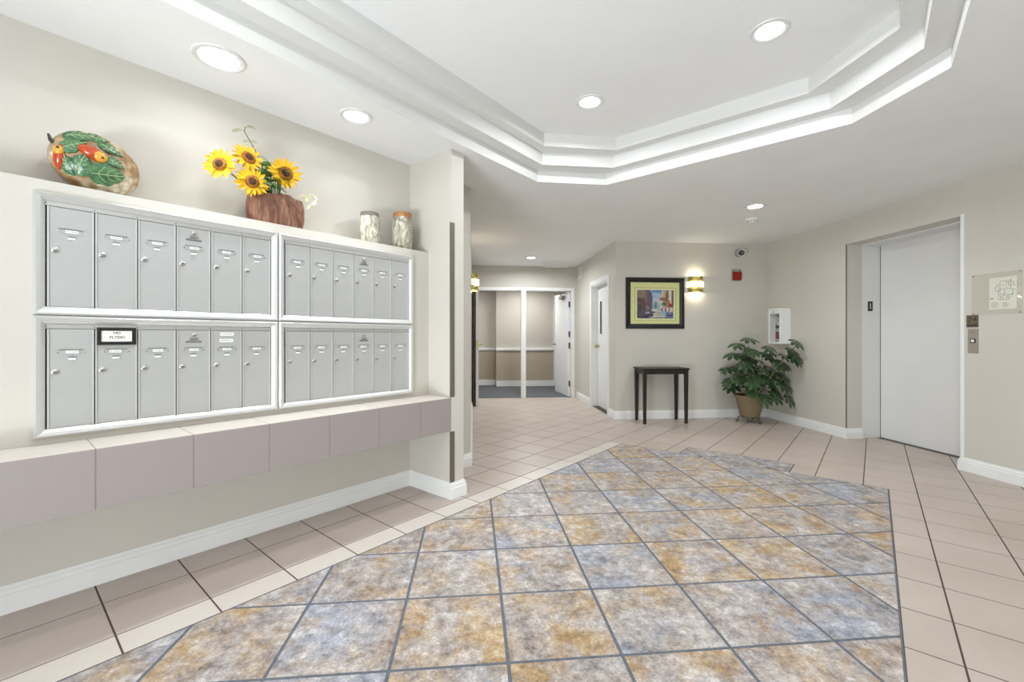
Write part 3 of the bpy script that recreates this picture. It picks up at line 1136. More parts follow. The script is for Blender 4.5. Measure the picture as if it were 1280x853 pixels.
fs_ = thing('floor_number_sign', RF(4.505, EL1, 1.50), RZ_R, 'black plate with a white numeral 1 on elevator jamb', 'sign')
MB().box(-0.029, 0.029, -0.004, 0, -0.055, 0.055, c=0.001).build('plate', M['black'], fs_)
text('numeral', '1', 0.072, M['card'], fs_, (0, -0.0045, 0.006), (pi/2, 0, 0))
MB().box(-0.011, 0.011, -0.0048, -0.004, -0.026, -0.021).build('numeral_base', M['card'], fs_)

# on the right wall: local x along U reversed so that the face looks to -V
RZ_W = RZ_R - pi/2     # local x = -U, local y = V (into the wall)
cs = thing('elevator_warning_sign', RF(RIGHT_V, 3.312, 1.232), RZ_W, 'small bronze pictogram plate above elevator call button', 'sign')
MB().box(-0.044, 0.044, -0.004, 0, 0, 0.103, c=0.001).build('plate', M['bronze'], cs)
pg = MB()
pg.box(-0.036, 0.036, -0.0045, -0.004, 0.008, 0.026)
pg.tube([(-0.032, -0.0046, 0.04), (-0.02, -0.0046, 0.05), (-0.012, -0.0046, 0.065), (0.0, -0.0046, 0.085)], 0.003, 6)
pg.lathe([(0.008, 0.004), (0.008, 0.0047), (0, 0.0047)], 12, mat=Matrix.Translation((-0.02, 0, 0.083)) @ Matrix.Rotation(pi/2, 4, 'X'))
pg.lathe([(0.012, 0.004), (0.012, 0.0047), (0, 0.0047)], 12, mat=Matrix.Translation((0.02, 0, 0.066)) @ Matrix.Rotation(pi/2, 4, 'X'))
pg.lathe([(0.006, 0.004), (0.006, 0.0047), (0, 0.0047)], 12, mat=Matrix.Translation((0.024, 0, 0.085)) @ Matrix.Rotation(pi/2, 4, 'X'))
pg.build('pictogram', M['ink'], cs)
cb = thing('elevator_call_plate', RF(RIGHT_V, 3.306, 1.012), RZ_W, 'steel elevator call plate with one square button', 'call button')
MB().box(-0.039, 0.039, -0.004, 0, 0, 0.208, c=0.001).build('plate', M['steel'], cb)
MB().box(-0.020, 0.020, -0.007, -0.004, 0.088, 0.124, c=0.002).build('button_surround', M['black'], cb)
MB().box(-0.012, 0.012, -0.010, -0.007, 0.095, 0.117, c=0.002).build('button', M['card'], cb)
MB().lathe([(0.004, 0.004), (0.004, 0.005), (0, 0.005)], 10, mat=Matrix.Translation((0, 0, 0.182)) @ Matrix.Rotation(pi/2, 4, 'X')).build('indicator', M['ink'], cb)

fp = thing('floor_plan_holder', RF(RIGHT_V, 3.148, 1.333), RZ_W, 'clear plexiglass panel holding a printed floor plan on the wall', 'floor plan')
MB().box(-0.165, 0.172, -0.007, -0.003, 0, 0.337, c=0.0012).build('panel', M['plexi'], fp)
MB().box(-0.043, 0.137, -0.0022, -0.0009, 0.04, 0.296).build('sheet', M['paper'], fp)
pr = MB()
rp = random.Random(3)
def stroke(x0, z0, x1, z1, t=0.0011, mi=0):
    d = Vector((x1-x0, 0, z1-z0)); l = Vector((-d.z, 0, d.x)).normalized()*t
    pr.add([(x0-l.x, -0.0024, z0-l.z), (x1-l.x, -0.0024, z1-l.z), (x1+l.x, -0.0024, z1+l.z), (x0+l.x, -0.0024, z0+l.z)], [(0, 1, 2, 3)], mi)
blocks = [(0.03, 0.20, 0.10, 0.265), (0.02, 0.16, 0.06, 0.20), (0.06, 0.15, 0.115, 0.20), (0.0, 0.185, 0.03, 0.225), (0.05, 0.115, 0.09, 0.15), (0.085, 0.225, 0.12, 0.25), (0.02, 0.118, 0.05, 0.16)]
for a, b, c, d in blocks:
    stroke(a, b, c, b); stroke(c, b, c, d); stroke(c, d, a, d); stroke(a, d, a, b)
for q in range(26):
    x, z = rp.uniform(0.0, 0.115), rp.uniform(0.12, 0.26)
    if rp.random() < .5: stroke(x, z, x+rp.uniform(.006, .02), z)
    else: stroke(x, z, x, z+rp.uniform(.006, .02))
for q in range(6):
    stroke(-0.03, 0.06+q*0.007, -0.03+rp.uniform(.03, .055), 0.06+q*0.007, 0.0008)
    stroke(0.05, 0.06+q*0.006, 0.05+rp.uniform(.02, .05), 0.06+q*0.006, 0.0008)
stroke(-0.035, 0.128, -0.015, 0.128, 0.004); stroke(0.105, 0.155, 0.112, 0.155, 0.004)
stroke(0.115, 0.2, 0.134, 0.185)
pr.build('printed_plan', M['greyink'], fp)
for xx, zz in ((-0.155, 0.327), (0.162, 0.327), (0.162, 0.010), (-0.155, 0.010)):
    MB().lathe([(0.006, 0.007), (0.006, 0.0095), (0.003, 0.0105), (0, 0.0105)], 12, mat=Matrix.Translation((xx, 0, zz)) @ Matrix.Rotation(pi/2, 4, 'X')).build('screw', M['greyplastic'], fp, smooth=True)

# ------------------------------------------------------------------ fire extinguisher cabinet on the right wall
CW, CH, CDp = 0.235, 0.475, 0.128
cab = thing('extinguisher_cabinet', RF(RIGHT_V, 5.545, 1.06), RZ_W, 'white wall cabinet with glass front holding a fire extinguisher', 'cabinet')
c_ = MB()
c_.box(-CW/2, CW/2, -0.008, 0, 0, CH)
c_.box(-CW/2, -CW/2+0.006, -CDp, -0.008, 0, CH)
c_.box(CW/2-0.006, CW/2, -CDp, -0.008, 0, CH)
c_.box(-CW/2+0.006, CW/2-0.006, -CDp, -0.008, 0, 0.006)
c_.box(-CW/2+0.006, CW/2-0.006, -CDp, -0.008, CH-0.006, CH)
c_.build('body', M['white'], cab)
fr = MB()
rect_ring_rails(cab, 'door_rail', -CW/2-0.004, CW/2+0.004, -0.004, CH+0.004, [(0, -CDp-0.001), (0, -CDp-0.013), (0.002, -CDp-0.015), (0.027, -CDp-0.015), (0.028, -CDp-0.001)], M['white'])
MB().box(-CW/2+0.025, CW/2-0.025, -CDp-0.013, -CDp-0.001, CH-0.07, CH-0.025).build('door_panel', M['white'], cab)
MB().box(-CW/2+0.023, CW/2-0.023, -CDp-0.008, -CDp-0.005, 0.023, CH-0.07).build('pane', M['glass'], cab)
MB().lathe([(0.008, 0), (0.008, 0.004), (0, 0.005)], 12, mat=Matrix.Translation((-0.02, -CDp-0.013, CH-0.045)) @ Matrix.Rotation(pi/2, 4, 'X')).build('lock', M['ink'], cab)
ex = thing('fire_extinguisher', RF(RIGHT_V-0.068, 5.53, 1.0665), RZ_W, 'fire extinguisher standing inside the white wall cabinet', 'fire extinguisher')
MB().lathe([(0.052, 0), (0.054, 0.01), (0.054, 0.26), (0.045, 0.29), (0.02, 0.315), (0.016, 0.33), (0.0, 0.33)], 22).build('cylinder', M['extsilver'], ex, smooth=True)
MB().lathe([(0.0545, 0.06), (0.055, 0.065), (0.055, 0.15), (0.0545, 0.155)], 22).build('red_label', M['extred'], ex, smooth=True)
MB().lathe([(0.0545, 0.20), (0.055, 0.205), (0.055, 0.235), (0.0545, 0.24)], 22).build('dark_label', M['ink'], ex, smooth=True)
h_ = MB()
h_.box(-0.014, 0.014, -0.014, 0.014, 0.33, 0.36)
h_.box(-0.012, 0.012, -0.05, 0.03, 0.36, 0.37)
h_.box(-0.012, 0.012, -0.05, 0.0, 0.385, 0.394)
h_.tube([(0, 0, 0.355), (0.0, -0.01, 0.375), (0, -0.02, 0.386)], 0.006)
h_.build('valve_handle', M['black'], ex)
MB().tube([(0.012, 0, 0.345), (0.04, -0.005, 0.34), (0.064, -0.005, 0.30), (0.0665, -0.002, 0.2), (0.0665, 0, 0.12)], 0.007).build('hose', M['black'], ex, smooth=True)

# ------------------------------------------------------------------ picture on the back wall
PW, PH = 0.846, 0.715
pic = thing('framed_painting', RF(2.558, BACK_U, 1.27), RZ_R, 'black framed street painting with yellow-green mat on back wall', 'picture')
rect_ring_rails(pic, 'frame_rail', -PW/2, PW/2, 0, PH, [(0, 0), (0, -0.026), (0.010, -0.034), (0.040, -0.030), (0.062, -0.020), (0.066, -0.012), (0.066, 0)], M['frameblack'])
MB().box(-PW/2+0.06, PW/2-0.06, -0.006, -0.001, 0.06, PH-0.06).build('mat_board', M['matgreen'], pic)
AX0, AX1, AZ0, AZ1 = -0.262, 0.272, 0.142, 0.542
for d in (0.034, 0.008):
    rect_ring_rails(pic, 'mat_fillet', AX0-d, AX1+d, AZ0-d, AZ1+d, [(0, -0.006), (0, -0.0075), (0.005, -0.0075), (0.005, -0.006)], M['matline'] if d > .02 else M['paper'])
# flat painted street scene: coloured patches on a fine grid
patches = [  # colour, polygon in unit square (x right, y up)
    ((150, 190, 225), [(0, 0), (1, 0), (1, 1), (0, 1)]),
    ((205, 222, 232), [(.38, .5), (.7, .55), (.68, .85), (.45, .9)]),
    ((178, 206, 232), [(.4, .72), (.66, .70), (.66, .80), (.4, .84)]),
    ((112, 150, 205), [(.42, 1), (.42, .93), (.66, .9), (.68, 1)]),
    ((108, 96, 92), [(0, 0), (.34, .25), (.42, .36), (.42, .78), (.36, 1), (0, 1)]),
    ((148, 132, 110), [(0, .75), (.24, .72), (.24, 1), (0, 1)]),
    ((96, 92, 116), [(.26, .3), (.41, .37), (.41, .8), (.26, .98)]),
    ((150, 106, 98), [(.22, .3), (.29, .33), (.28, .95), (.23, .98)]),
    ((88, 60, 62), [(.02, .62), (.22, .56), (.22, .62), (.02, .72)]),
    ((128, 70, 66), [(.10, .50), (.34, .46), (.34, .53), (.10, .60)]),
    ((70, 62, 74), [(.03, .2), (.12, .24), (.12, .5), (.03, .5)]),
    ((80, 72, 84), [(.15, .24), (.22, .27), (.22, .48), (.15, .5)]),
    ((140, 128, 150), [(.27, .30), (.33, .32), (.33, .44), (.27, .45)]),
    ((168, 168, 150), [(.46, .34), (.55, .36), (.54, .62), (.47, .6)]),
    ((120, 138, 120), [(.48, .36), (.53, .36), (.53, .52), (.49, .56)]),
    ((222, 214, 196), [(.60, .34), (.70, .30), (.72, 1), (.67, .96), (.60, .72)]),
    ((208, 178, 140), [(.70, .28), (1, .2), (1, 1), (.72, 1)]),
    ((236, 230, 218), [(.86, .5), (.93, .5), (.94, 1), (.87, 1)]),
    ((120, 84, 66), [(.78, .55), (.84, .55), (.85, 1), (.80, 1)]),
    ((104, 92, 84), [(.94, .4), (1, .4), (1, 1), (.96, 1)]),
    ((150, 96, 70), [(.60, .66), (.77, .60), (.78, .72), (.64, .74)]),
    ((56, 116, 94), [(.64, .50), (.82, .42), (.82, .52), (.74, .60)]),
    ((214, 122, 60), [(.80, .46), (.90, .52), (.90, .64), (.82, .62)]),
    ((170, 52, 44), [(.84, .40), (.97, .40), (.96, .50), (.86, .52)]),
    ((226, 218, 210), [(.62, .26), (.96, .22), (.96, .38), (.62, .38)]),
    ((150, 60, 56), [(.66, .26), (.70, .26), (.70, .36), (.66, .36)]),
    ((92, 86, 120), [(.76, .24), (.80, .24), (.80, .36), (.76, .36)]),
    ((130, 110, 104), [(.86, .22), (.89, .22), (.89, .36), (.86, .36)]),
    ((226, 218, 200), [(.42, .33), (.56, .33), (.80, 0), (.30, 0)]),
    ((196, 190, 180), [(.52, .24), (.66, .24), (.78, .06), (.50, .10)]),
    ((96, 84, 112), [(.10, .06), (.40, .12), (.50, .22), (.36, .28), (.12, .22)]),
    ((62, 54, 74), [(.14, .03), (.42, .06), (.46, .14), (.20, .14)]),
    ((186, 176, 190), [(.22, .16), (.36, .18), (.34, .24), (.24, .23)]),
    ((74, 78, 116), [(.78, .06), (.98, .06), (.98, .22), (.80, .22)]),
    ((140, 148, 178), [(.82, .14), (.94, .14), (.92, .20), (.84, .20)]),
    ((44, 38, 46), [(0, 0), (1, 0), (1, .04), (.6, .03), (.2, .04), (0, .06)]),
    ((90, 76, 70), [(0, 0), (.16, .02), (.12, .2), (0, .22)]),
]
def inpoly(x, y, poly):
    c = False
    for i in range(len(poly)):
        (x1, y1), (x2, y2) = poly[i], poly[i-1]
        if (y1 > y) != (y2 > y) and x < (x2-x1)*(y-y1)/(y2-y1)+x1:
            c = not c
    return c
GXN, GYN = 72, 54
vs, fsq, cols = [], [], []
for j in range(GYN+1):
    for i in range(GXN+1):
        vs.append((AX0+(AX1-AX0)*i/GXN, -0.0068, AZ0+(AZ1-AZ0)*j/GYN))
rpt = random.Random(11)
for j in range(GYN):
    for i in range(GXN):
        a = j*(GXN+1)+i
        fsq.append((a, a+1, a+GXN+2, a+GXN+1))
        x, y = (i+.5)/GXN+rpt.uniform(-.012, .012), (j+.5)/GYN+rpt.uniform(-.012, .012)
        c = (150, 190, 225)
        for cc, pl in patches:
            if inpoly(x, y, pl):
                c = cc
        f = rpt.uniform(0.76, 0.98)
        cols.append(lin(tuple(min(255, q*f) for q in c)))
me = bpy.data.meshes.new('print')
me.from_pydata(vs, [], fsq)
at = me.color_attributes.new('paint', 'FLOAT_COLOR', 'CORNER')
li = 0
for p, c in zip(me.polygons, cols):
    for q in p.loop_indices:
        at.data[q].color = c
mp, ntp, bp = new_mat('painted_street')
an = ntp.nodes.new('ShaderNodeAttribute'); an.attribute_name = 'paint'
nz = noise(ntp, 55, 4, 0.6, coords(ntp))
ntp.links.new(mixc(ntp, 0.25, an.outputs['Color'], nz.outputs['Color'], 'SOFT_LIGHT'), bp.inputs['Base Color'])
bp.inputs['Roughness'].default_value = 0.6
me.materials.append(mp)
link('print', me, pic)
MB().box(-PW/2+0.061, PW/2-0.061, -0.0135, -0.0120, 0.061, PH-0.061).build('pane', M['glass'], pic)

# ------------------------------------------------------------------ camera and alarm on the back wall
sc_ = thing('security_camera', RF(3.715, BACK_U, 2.325), RZ_R, 'small white and black bullet camera near ceiling above red alarm', 'camera')
MB().lathe([(0.038, 0), (0.038, 0.012), (0.02, 0.018), (0, 0.018)], 18, mat=Matrix.Translation((0.055, 0, 0.02)) @ Matrix.Rotation(pi/2, 4, 'X')).build('mount', M['greyplastic'], sc_, smooth=True)
MB().tube([(0.055, -0.015, 0.02), (0.052, -0.06, 0.005), (0.02, -0.09, 0.0)], 0.012).build('arm', M['black'], sc_, smooth=True)
ax = Vector((-0.62, -0.74, -0.22)).normalized()
mt_ = Matrix.Translation((0.03, -0.10, 0.008)) @ ax.to_track_quat('Z', 'Y').to_matrix().to_4x4()
MB().lathe([(0.0, -0.07), (0.03, -0.066), (0.034, -0.05), (0.034, 0.05), (0.030, 0.056), (0.030, 0.050), (0.0, 0.050)], 20, mat=mt_).build('body', M['white'], sc_, smooth=True)
MB().lathe([(0.0, 0.0505), (0.027, 0.0505), (0.027, 0.054), (0.014, 0.056), (0.0, 0.057)], 18, mat=mt_).build('lens', M['black'], sc_, smooth=True)
sc_.scale = (1.5, 1.5, 1.5)
al = thing('fire_alarm_strobe', RF(3.765, BACK_U, 1.962), RZ_R, 'red fire alarm strobe with grey top on the back wall', 'fire alarm')
MB().box(-0.064, 0.064, -0.045, -0.012, 0, 0.128, c=0.01).build('horn', M['red'], al)
MB().box(-0.070, 0.070, -0.012, 0, -0.006, 0.16, c=0.004).build('back_plate', M['greyplastic'], al)
MB().lathe([(0.05, 0.012), (0.05, 0.03), (0.04, 0.04), (0.0, 0.042)], 20, mat=Matrix.Translation((0, 0, 0.134)) @ Matrix.Scale(0.5, 4, (0, 0, 1)) @ Matrix.Rotation(pi/2, 4, 'X')).build('strobe_lens', M['greyplastic'], al, smooth=True)
sd_ = thing('smoke_detector', LF(5.53, -1.066, CEIL), 0, 'round white smoke detector on ceiling near the back corner', 'smoke detector')
MB().lathe([(0.070, 0), (0.070, -0.012), (0.062, -0.022), (0.0, -0.022)], 28).build('base', M['white'], sd_, smooth=True)
MB().lathe([(0.052, -0.0222), (0.050, -0.038), (0.038, -0.046), (0.0, -0.048)], 28).build('cover', M['white'], sd_, smooth=True)
sl = MB()
for q in range(10):
    a = 2*pi*q/10
    sl.box(-0.006, 0.006, -0.0535, -0.049, -0.036, -0.027)
    for p in range(8):
        x, y, z = sl.v[-1-p]
        sl.v[-1-p] = (x*cos(a)-y*sin(a), x*sin(a)+y*cos(a), z)
sl.build('vent_slots', M['slotdark'], sd_)

# ------------------------------------------------------------------ console table
tbx = thing('console_table', RF(2.545, 5.695, 0), RZ_R, 'small dark espresso wood console table under the framed painting', 'table')
TWX, TDY, THZ = 0.325, 0.175, 0.735
MB().box(-TWX, TWX, -TDY, TDY, THZ-0.022, THZ, c=0.004).build('tabletop', M['espresso'], tbx)
LX, LY = 0.285, 0.142
ap = MB()
ap.box(-LX+0.02, LX-0.02, -LY-0.013, -LY+0.005, THZ-0.078, THZ-0.022)
ap.box(-LX+0.02, LX-0.02, LY-0.005, LY+0.013, THZ-0.078, THZ-0.022)
ap.box(-LX-0.013, -LX+0.005, -LY+0.02, LY-0.02, THZ-0.078, THZ-0.022)
ap.box(LX-0.005, LX+0.013, -LY+0.02, LY-0.02, THZ-0.078, THZ-0.022)
ap.build('apron', M['espresso'], tbx)
lm = MB()
def taper(mb, a, b, z0, z1):
    mb.add([(x*a, y*a, z0) for x, y in ((-1, -1), (1, -1), (1, 1), (-1, 1))]+[(x*b, y*b, z1) for x, y in ((-1, -1), (1, -1), (1, 1), (-1, 1))],
           [(3, 2, 1, 0), (4, 5, 6, 7), (0, 1, 5, 4), (1, 2, 6, 5), (2, 3, 7, 6), (3, 0, 4, 7)])
taper(lm, 0.016, 0.0235, 0, THZ-0.022)
leg_me = lm.mesh('leg', M['espresso'])
for x in (-LX, LX):
    for y in (-LY, LY):
        link('leg', leg_me, tbx, (x, y, 0))

# ------------------------------------------------------------------ potted plant on its iron stand
PC = RF(3.72, 5.545, 0)
STZ = 0.085
std = thing('plant_stand', PC, RZ_R, 'low scrolled iron stand under the potted schefflera', 'plant stand')
MB().lathe([(0.105, STZ-0.012), (0.115, STZ-0.012), (0.115, STZ), (0.105, STZ), (0.105, STZ-0.012)], 28).build('ring', M['iron'], std, smooth=True)
sc_leg = []
for q in range(3):
    a = -pi/2+0.25+2*pi*q/3
    pts = [(0.108, STZ-0.006), (0.135, STZ-0.008), (0.150, 0.058), (0.140, 0.03), (0.150, 0.012), (0.168, 0.010), (0.176, 0.022), (0.168, 0.032), (0.160, 0.026)]
    pts = [(r, z) for r, z in pts]
    MB().tube([(r*cos(a), r*sin(a), max(z, 0.0075)) for r, z in pts], 0.007, 8).build('leg', M['iron'], std, smooth=True)
    pts = [(0.112, STZ-0.010), (0.125, STZ-0.030), (0.118, STZ-0.045), (0.106, STZ-0.040), (0.110, STZ-0.030)]
    a2 = a+pi/3
    MB().tube([(r*cos(a2), r*sin(a2), z) for r, z in pts], 0.004, 6).build('scroll', M['iron'], std, smooth=True)

def leaf_mat(name, c1, c2, c3, rough=0.32, scale=14):
    m, nt, b = new_mat(name)
    oi = nt.nodes.new('ShaderNodeObjectInfo')
    n = noise(nt, scale, 3, 0.6, coords(nt))
    r1 = ramp(nt, n.outputs['Fac'], [(0.3, lin(c1)), (0.7, lin(c2))])
    fac = nt.nodes.new('ShaderNodeMath'); fac.operation = 'MULTIPLY'
    nt.links.new(oi.outputs['Random'], fac.inputs[0]); fac.inputs[1].default_value = 0.45
    nt.links.new(mixc(nt, fac.outputs[0], r1.outputs['Color'], lin(c3)), b.inputs['Base Color'])
    b.inputs['Roughness'].default_value = rough
    return m
M['leafgreen'] = leaf_mat('schefflera_leaf', (28, 50, 28), (46, 76, 42), (78, 102, 62))
M['stemgreen'] = plain('stem_green_brown', (86, 92, 52), 0.55, var=0.15, scale=30)

def basket_mat():
    m, nt, b = new_mat('woven_tan_pot')
    wv = nt.nodes.new('ShaderNodeTexWave')
    wv.bands_direction = 'Z'
    wv.inputs['Scale'].default_value = 26
    wv.inputs['Distortion'].default_value = 3
    nt.links.new(coords(nt), wv.inputs['Vector'])
    r = ramp(nt, wv.outputs['Fac'], [(0.2, lin((108, 94, 66))), (0.8, lin((150, 134, 100)))])
    nt.links.new(r.outputs['Color'], b.inputs['Base Color'])
    b.inputs['Roughness'].default_value = 0.6
    bump(nt, b, wv.outputs['Fac'], 0.4, 0.006)
    return m

pl = thing('potted_schefflera', PC+Vector((0, 0, STZ)), RZ_R, 'leafy schefflera in a tan ribbed pot in the back corner', 'plant')
PHH = 0.285
MB().lathe([(0.0, 0), (0.118, 0), (0.122, 0.01), (0.176, PHH-0.03), (0.186, PHH-0.028), (0.188, PHH), (0.176, PHH), (0.170, PHH-0.04), (0.0, PHH-0.04)], 32).build('pot', basket_mat(), pl, smooth=True)
MB().lathe([(0.0, PHH-0.034), (0.168, PHH-0.034), (0.168, PHH-0.0395), (0.0, PHH-0.0395)], 24).build('soil', M['soil'], pl)

centres = [(290, 95), (205, 140), (180, 225), (140, 345), (140, 440), (190, 490), (225, 430), (262, 260), (240, 330), (300, 320), (330, 250), (375, 165), (405, 215),
           (352, 400), (330, 440), (470, 200), (440, 300), (520, 225), (560, 285), (560, 350), (610, 370), (500, 390), (540, 470), (580, 460), (505, 500), (530, 560),
           (640, 120), (655, 185), (640, 235), (690, 255), (310, 180), (245, 190), (420, 270), (480, 330), (390, 340), (330, 560), (410, 540), (240, 500), (160, 290),
           (290, 385), (210, 385), (470, 440), (590, 410), (350, 330), (400, 420), (280, 220), (450, 250), (520, 300), (180, 410), (300, 470)]
MPX = 0.01081/6.56
rl = random.Random(5)
leafpos = []
for (zx, zy) in centres:
    dx = (zx/6.56+890-936)*0.01081
    dz = 1.15-(zy/6.56+410-421.5)*0.01081 - STZ
    dy = rl.uniform(-0.26, 0.14)
    if zx > 600 and zy < 300:
        dy = -0.36+rl.uniform(-.05, .05)
        dx *= 0.955
        dz = (dz+STZ-1.15)*0.94+1.15-STZ
    if zy > 500:
        dy = rl.uniform(-0.26, -0.19)
    dx = min(dx, 0.355)
    leafpos.append(Vector((dx, dy, dz)))
# stems
stems = []
for (tx, ty, tz, bx, by) in ((-0.20, -0.05, 0.80, -0.05, 0.0), (-0.02, 0.0, 0.92, -0.01, 0.03), (0.10, -0.12, 0.78, 0.04, -0.03), (0.26, -0.12, 0.72, 0.07, 0.0), (0.42, -0.34, 0.98, 0.06, -0.05), (-0.12, -0.18, 0.62, -0.04, -0.05)):
    b0 = Vector((bx, by, PHH-0.05)); t0 = Vector((tx, ty, tz))
    pts = []
    for q in range(7):
        t = q/6
        p = b0.lerp(t0, t)
        p.x -= 0.06*sin(pi*t)*(1 if tx > 0 else -1)*0.6
        pts.append(p)
    stems.append(pts)
    MB().tube(pts, 0.011, 8, r1=0.005).build('stem', M['stemgreen'], pl, smooth=True)

def leaflet(mb, base, d, up, L, W):
    d = d.normalized()
    side = d.cross(up).normalized()
    nn = side.cross(d).normalized()
    rows = []
    for t, wv_ in ((0.0, 0.06), (0.28, 0.50), (0.60, 1.0), (0.86, 0.72), (1.0, 0.05)):
        droop = -0.34*L*t*t
        c = base+d*(L*t)+Vector((0, 0, droop))
        rows.append((c-side*(W*wv_)+nn*(0.12*W*wv_), c, c+side*(W*wv_)+nn*(0.12*W*wv_)))
    vs = [p for r in rows for p in r]
    fs = []
    for q in range(len(rows)-1):
        a = q*3
        fs += [(a, a+1, a+4, a+3), (a+1, a+2, a+5, a+4)]
    mb.add(vs, fs)

for c in leafpos:
    best = min((p for st in stems for p in st[1:]), key=lambda p: (p-c).length+max(0, p.z-c.z)*0.6)
    mb = MB()
    mid = best.lerp(c, 0.55)+Vector((0, 0, 0.03))
    out = c-Vector((0.02, 0.0, 0.52))
    nrm = (Vector((out.x*0.8, out.y-0.35, 0.55+out.z*0.7))).normalized()
    mb.tube([best, mid, c], 0.003, 5)
    tg = nrm.cross(Vector((rl.uniform(-1, 1), rl.uniform(-1, 1), 0.2))).normalized()
    bt = nrm.cross(tg)
    nl = rl.choice((7, 8, 8, 9))
    R_ = rl.uniform(0.10, 0.125)
    for q in range(nl):
        a = 2*pi*q/nl+rl.uniform(-.1, .1)
        d = tg*cos(a)+bt*sin(a)+nrm*0.10
        leaflet(mb, c+d*0.006, d, nrm, R_*rl.uniform(.85, 1.08), R_*0.25)
    mb.build('leaf', M['leafgreen'], pl, smooth=True)

# ------------------------------------------------------------------ corridor: double door, side door, vents
dd = struct_root('door_2', RF(0, COR_END, 0), RZ_R, 'white framed double door at the corridor end')
MB().box(FR0-0.018, FR0+0.045, -0.012, 0.13, 0, FRH, c=0.002).build('door_jamb', M['trim'], dd)
MB().box(1.870, FR1, -0.012, 0.13, 0, FRH, c=0.002).build('door_jamb', M['trim'], dd)
MB().box(FR0+0.0455, 1.8695, -0.012, 0.13, 2.027, FRH, c=0.002).build('door_header', M['trim'], dd)
MB().box(0.912, 1.0, -0.012, 0.11, 0, 2.0265, c=0.002).build('centre_post', M['trim'], dd)
hm = MB().box(-0.012, 0.012, -0.004, 0.004, 0, 0.11)
hinge_me = hm.mesh('hinge', M['black'])
# left leaf folded back along the corridor wall (towards the camera)
ll = MB().box(0, 0.045, -0.93, 0, 0.008, 2.02, c=0.0015).build('door_leaf', M['door'], dd, (0.052, -0.016, 0))
MB().box(-0.047, -0.001, -0.925, -0.01, 0.01, 2.015).build('gap_shade', plain('gap_shade_brown', (58, 48, 40), 0.5), ll)  # dark slab that paints the shade of the gap behind the leaf
for z in (0.28, 0.98, 1.66):
    link('hinge', hinge_me, ll, (-0.012, -0.933, z))
lv = MB()
lv.lathe([(0.026, 0), (0.026, 0.008), (0.0, 0.010)], 16, mat=Matrix.Translation((0.0455, -0.86, 1.02)) @ Matrix.Rotation(pi/2, 4, 'Y'))
lv.tube([(0.05, -0.86, 1.02), (0.095, -0.86, 1.02), (0.10, -0.84, 1.02), (0.10, -0.76, 1.015)], 0.009)
lv.build('handle', M['brass'], ll, smooth=True)
MB().box(0.01, 0.035, -0.934, -0.9302, 0.95, 1.09).build('latch_plate', M['brass'], ll)
# right leaf swung into the hall
rl_ = MB().box(-0.045, 0, 0, 0.88, 0.008, 2.02, c=0.0015).build('door_leaf', M['door'], dd, (1.866, 0.06, 0))
rl_.rotation_euler = (0, 0, radians(5.5))
for z in (0.2, 0.93, 1.15, 1.72):
    link('hinge', hinge_me, rl_, (-0.022, -0.0045, z))
ch = MB()
ch.box(-0.105, -0.046, 0.18, 0.42, 1.90, 1.96, 0, 0.006)
ch.tube([(-0.08, 0.30, 1.962), (-0.16, 0.16, 1.985), (-0.06, -0.02, 1.99)], 0.010)
ch.build('door_closer', M['greyplastic'], rl_)
lv = MB()
lv.tube([(-0.046, 0.82, 1.0), (-0.10, 0.82, 1.0), (-0.105, 0.80, 1.0), (-0.105, 0.72, 0.995)], 0.009)
lv.build('handle', M['black'], rl_, smooth=True)

sdoor = struct_root('door_3', RF(COR_R, 0, 0), RZ_R, 'white side door in the corridor wall')
MB().box(-0.013, 0, DO0-0.075, DO0+0.004, 0, DOH+0.075, c=0.002).build('door_casing', M['trim'], sdoor)
MB().box(-0.013, 0, DO1-0.004, DO1+0.075, 0, DOH+0.075, c=0.002).build('door_casing', M['trim'], sdoor)
MB().box(-0.013, 0, DO0+0.0045, DO1-0.0045, DOH-0.004, DOH+0.075, c=0.002).build('door_casing', M['trim'], sdoor)
MB().box(0.001, 0.14, DO1-0.02, DO1-0.0005, 0, DOH-0.001).build('door_jamb', M['trim'], sdoor)
MB().box(0.001, 0.14, DO0+0.0005, DO0+0.02, 0, DOH-0.001).build('door_jamb', M['trim'], sdoor)
MB().box(0.001, 0.14, DO0+0.02, DO1-0.02, DOH-0.02, DOH-0.001).build('door_jamb', M['trim'], sdoor)
lf = MB().box(0.095, 0.135, DO0+0.022, DO1-0.024, 0.008, DOH-0.022).build('door_leaf', M['door'], sdoor)
MB().box(0.088, 0.0948, DO1-0.30, DO1-0.15, 1.16, 1.77).build('window_frame', M['trim'], lf)
MB().box(0.086, 0.0878, DO1-0.27, DO1-0.18, 1.20, 1.73).build('pane', M['black'], lf)
kb = MB()
kb.lathe([(0.028, 0), (0.028, 0.006), (0.012, 0.012), (0.012, 0.03), (0.026, 0.04), (0.028, 0.055), (0.018, 0.066), (0, 0.068)], 18, mat=Matrix.Translation((0.095, DO1-0.09, 1.0)) @ Matrix.Rotation(-pi/2, 4, 'Y'))
kb.build('knob', M['brass'], lf, smooth=True)
MB().box(0.10, 0.135, DO0+0.02, DO1-0.02, 0.0, 0.006).build('sill', M['dark'], sdoor)

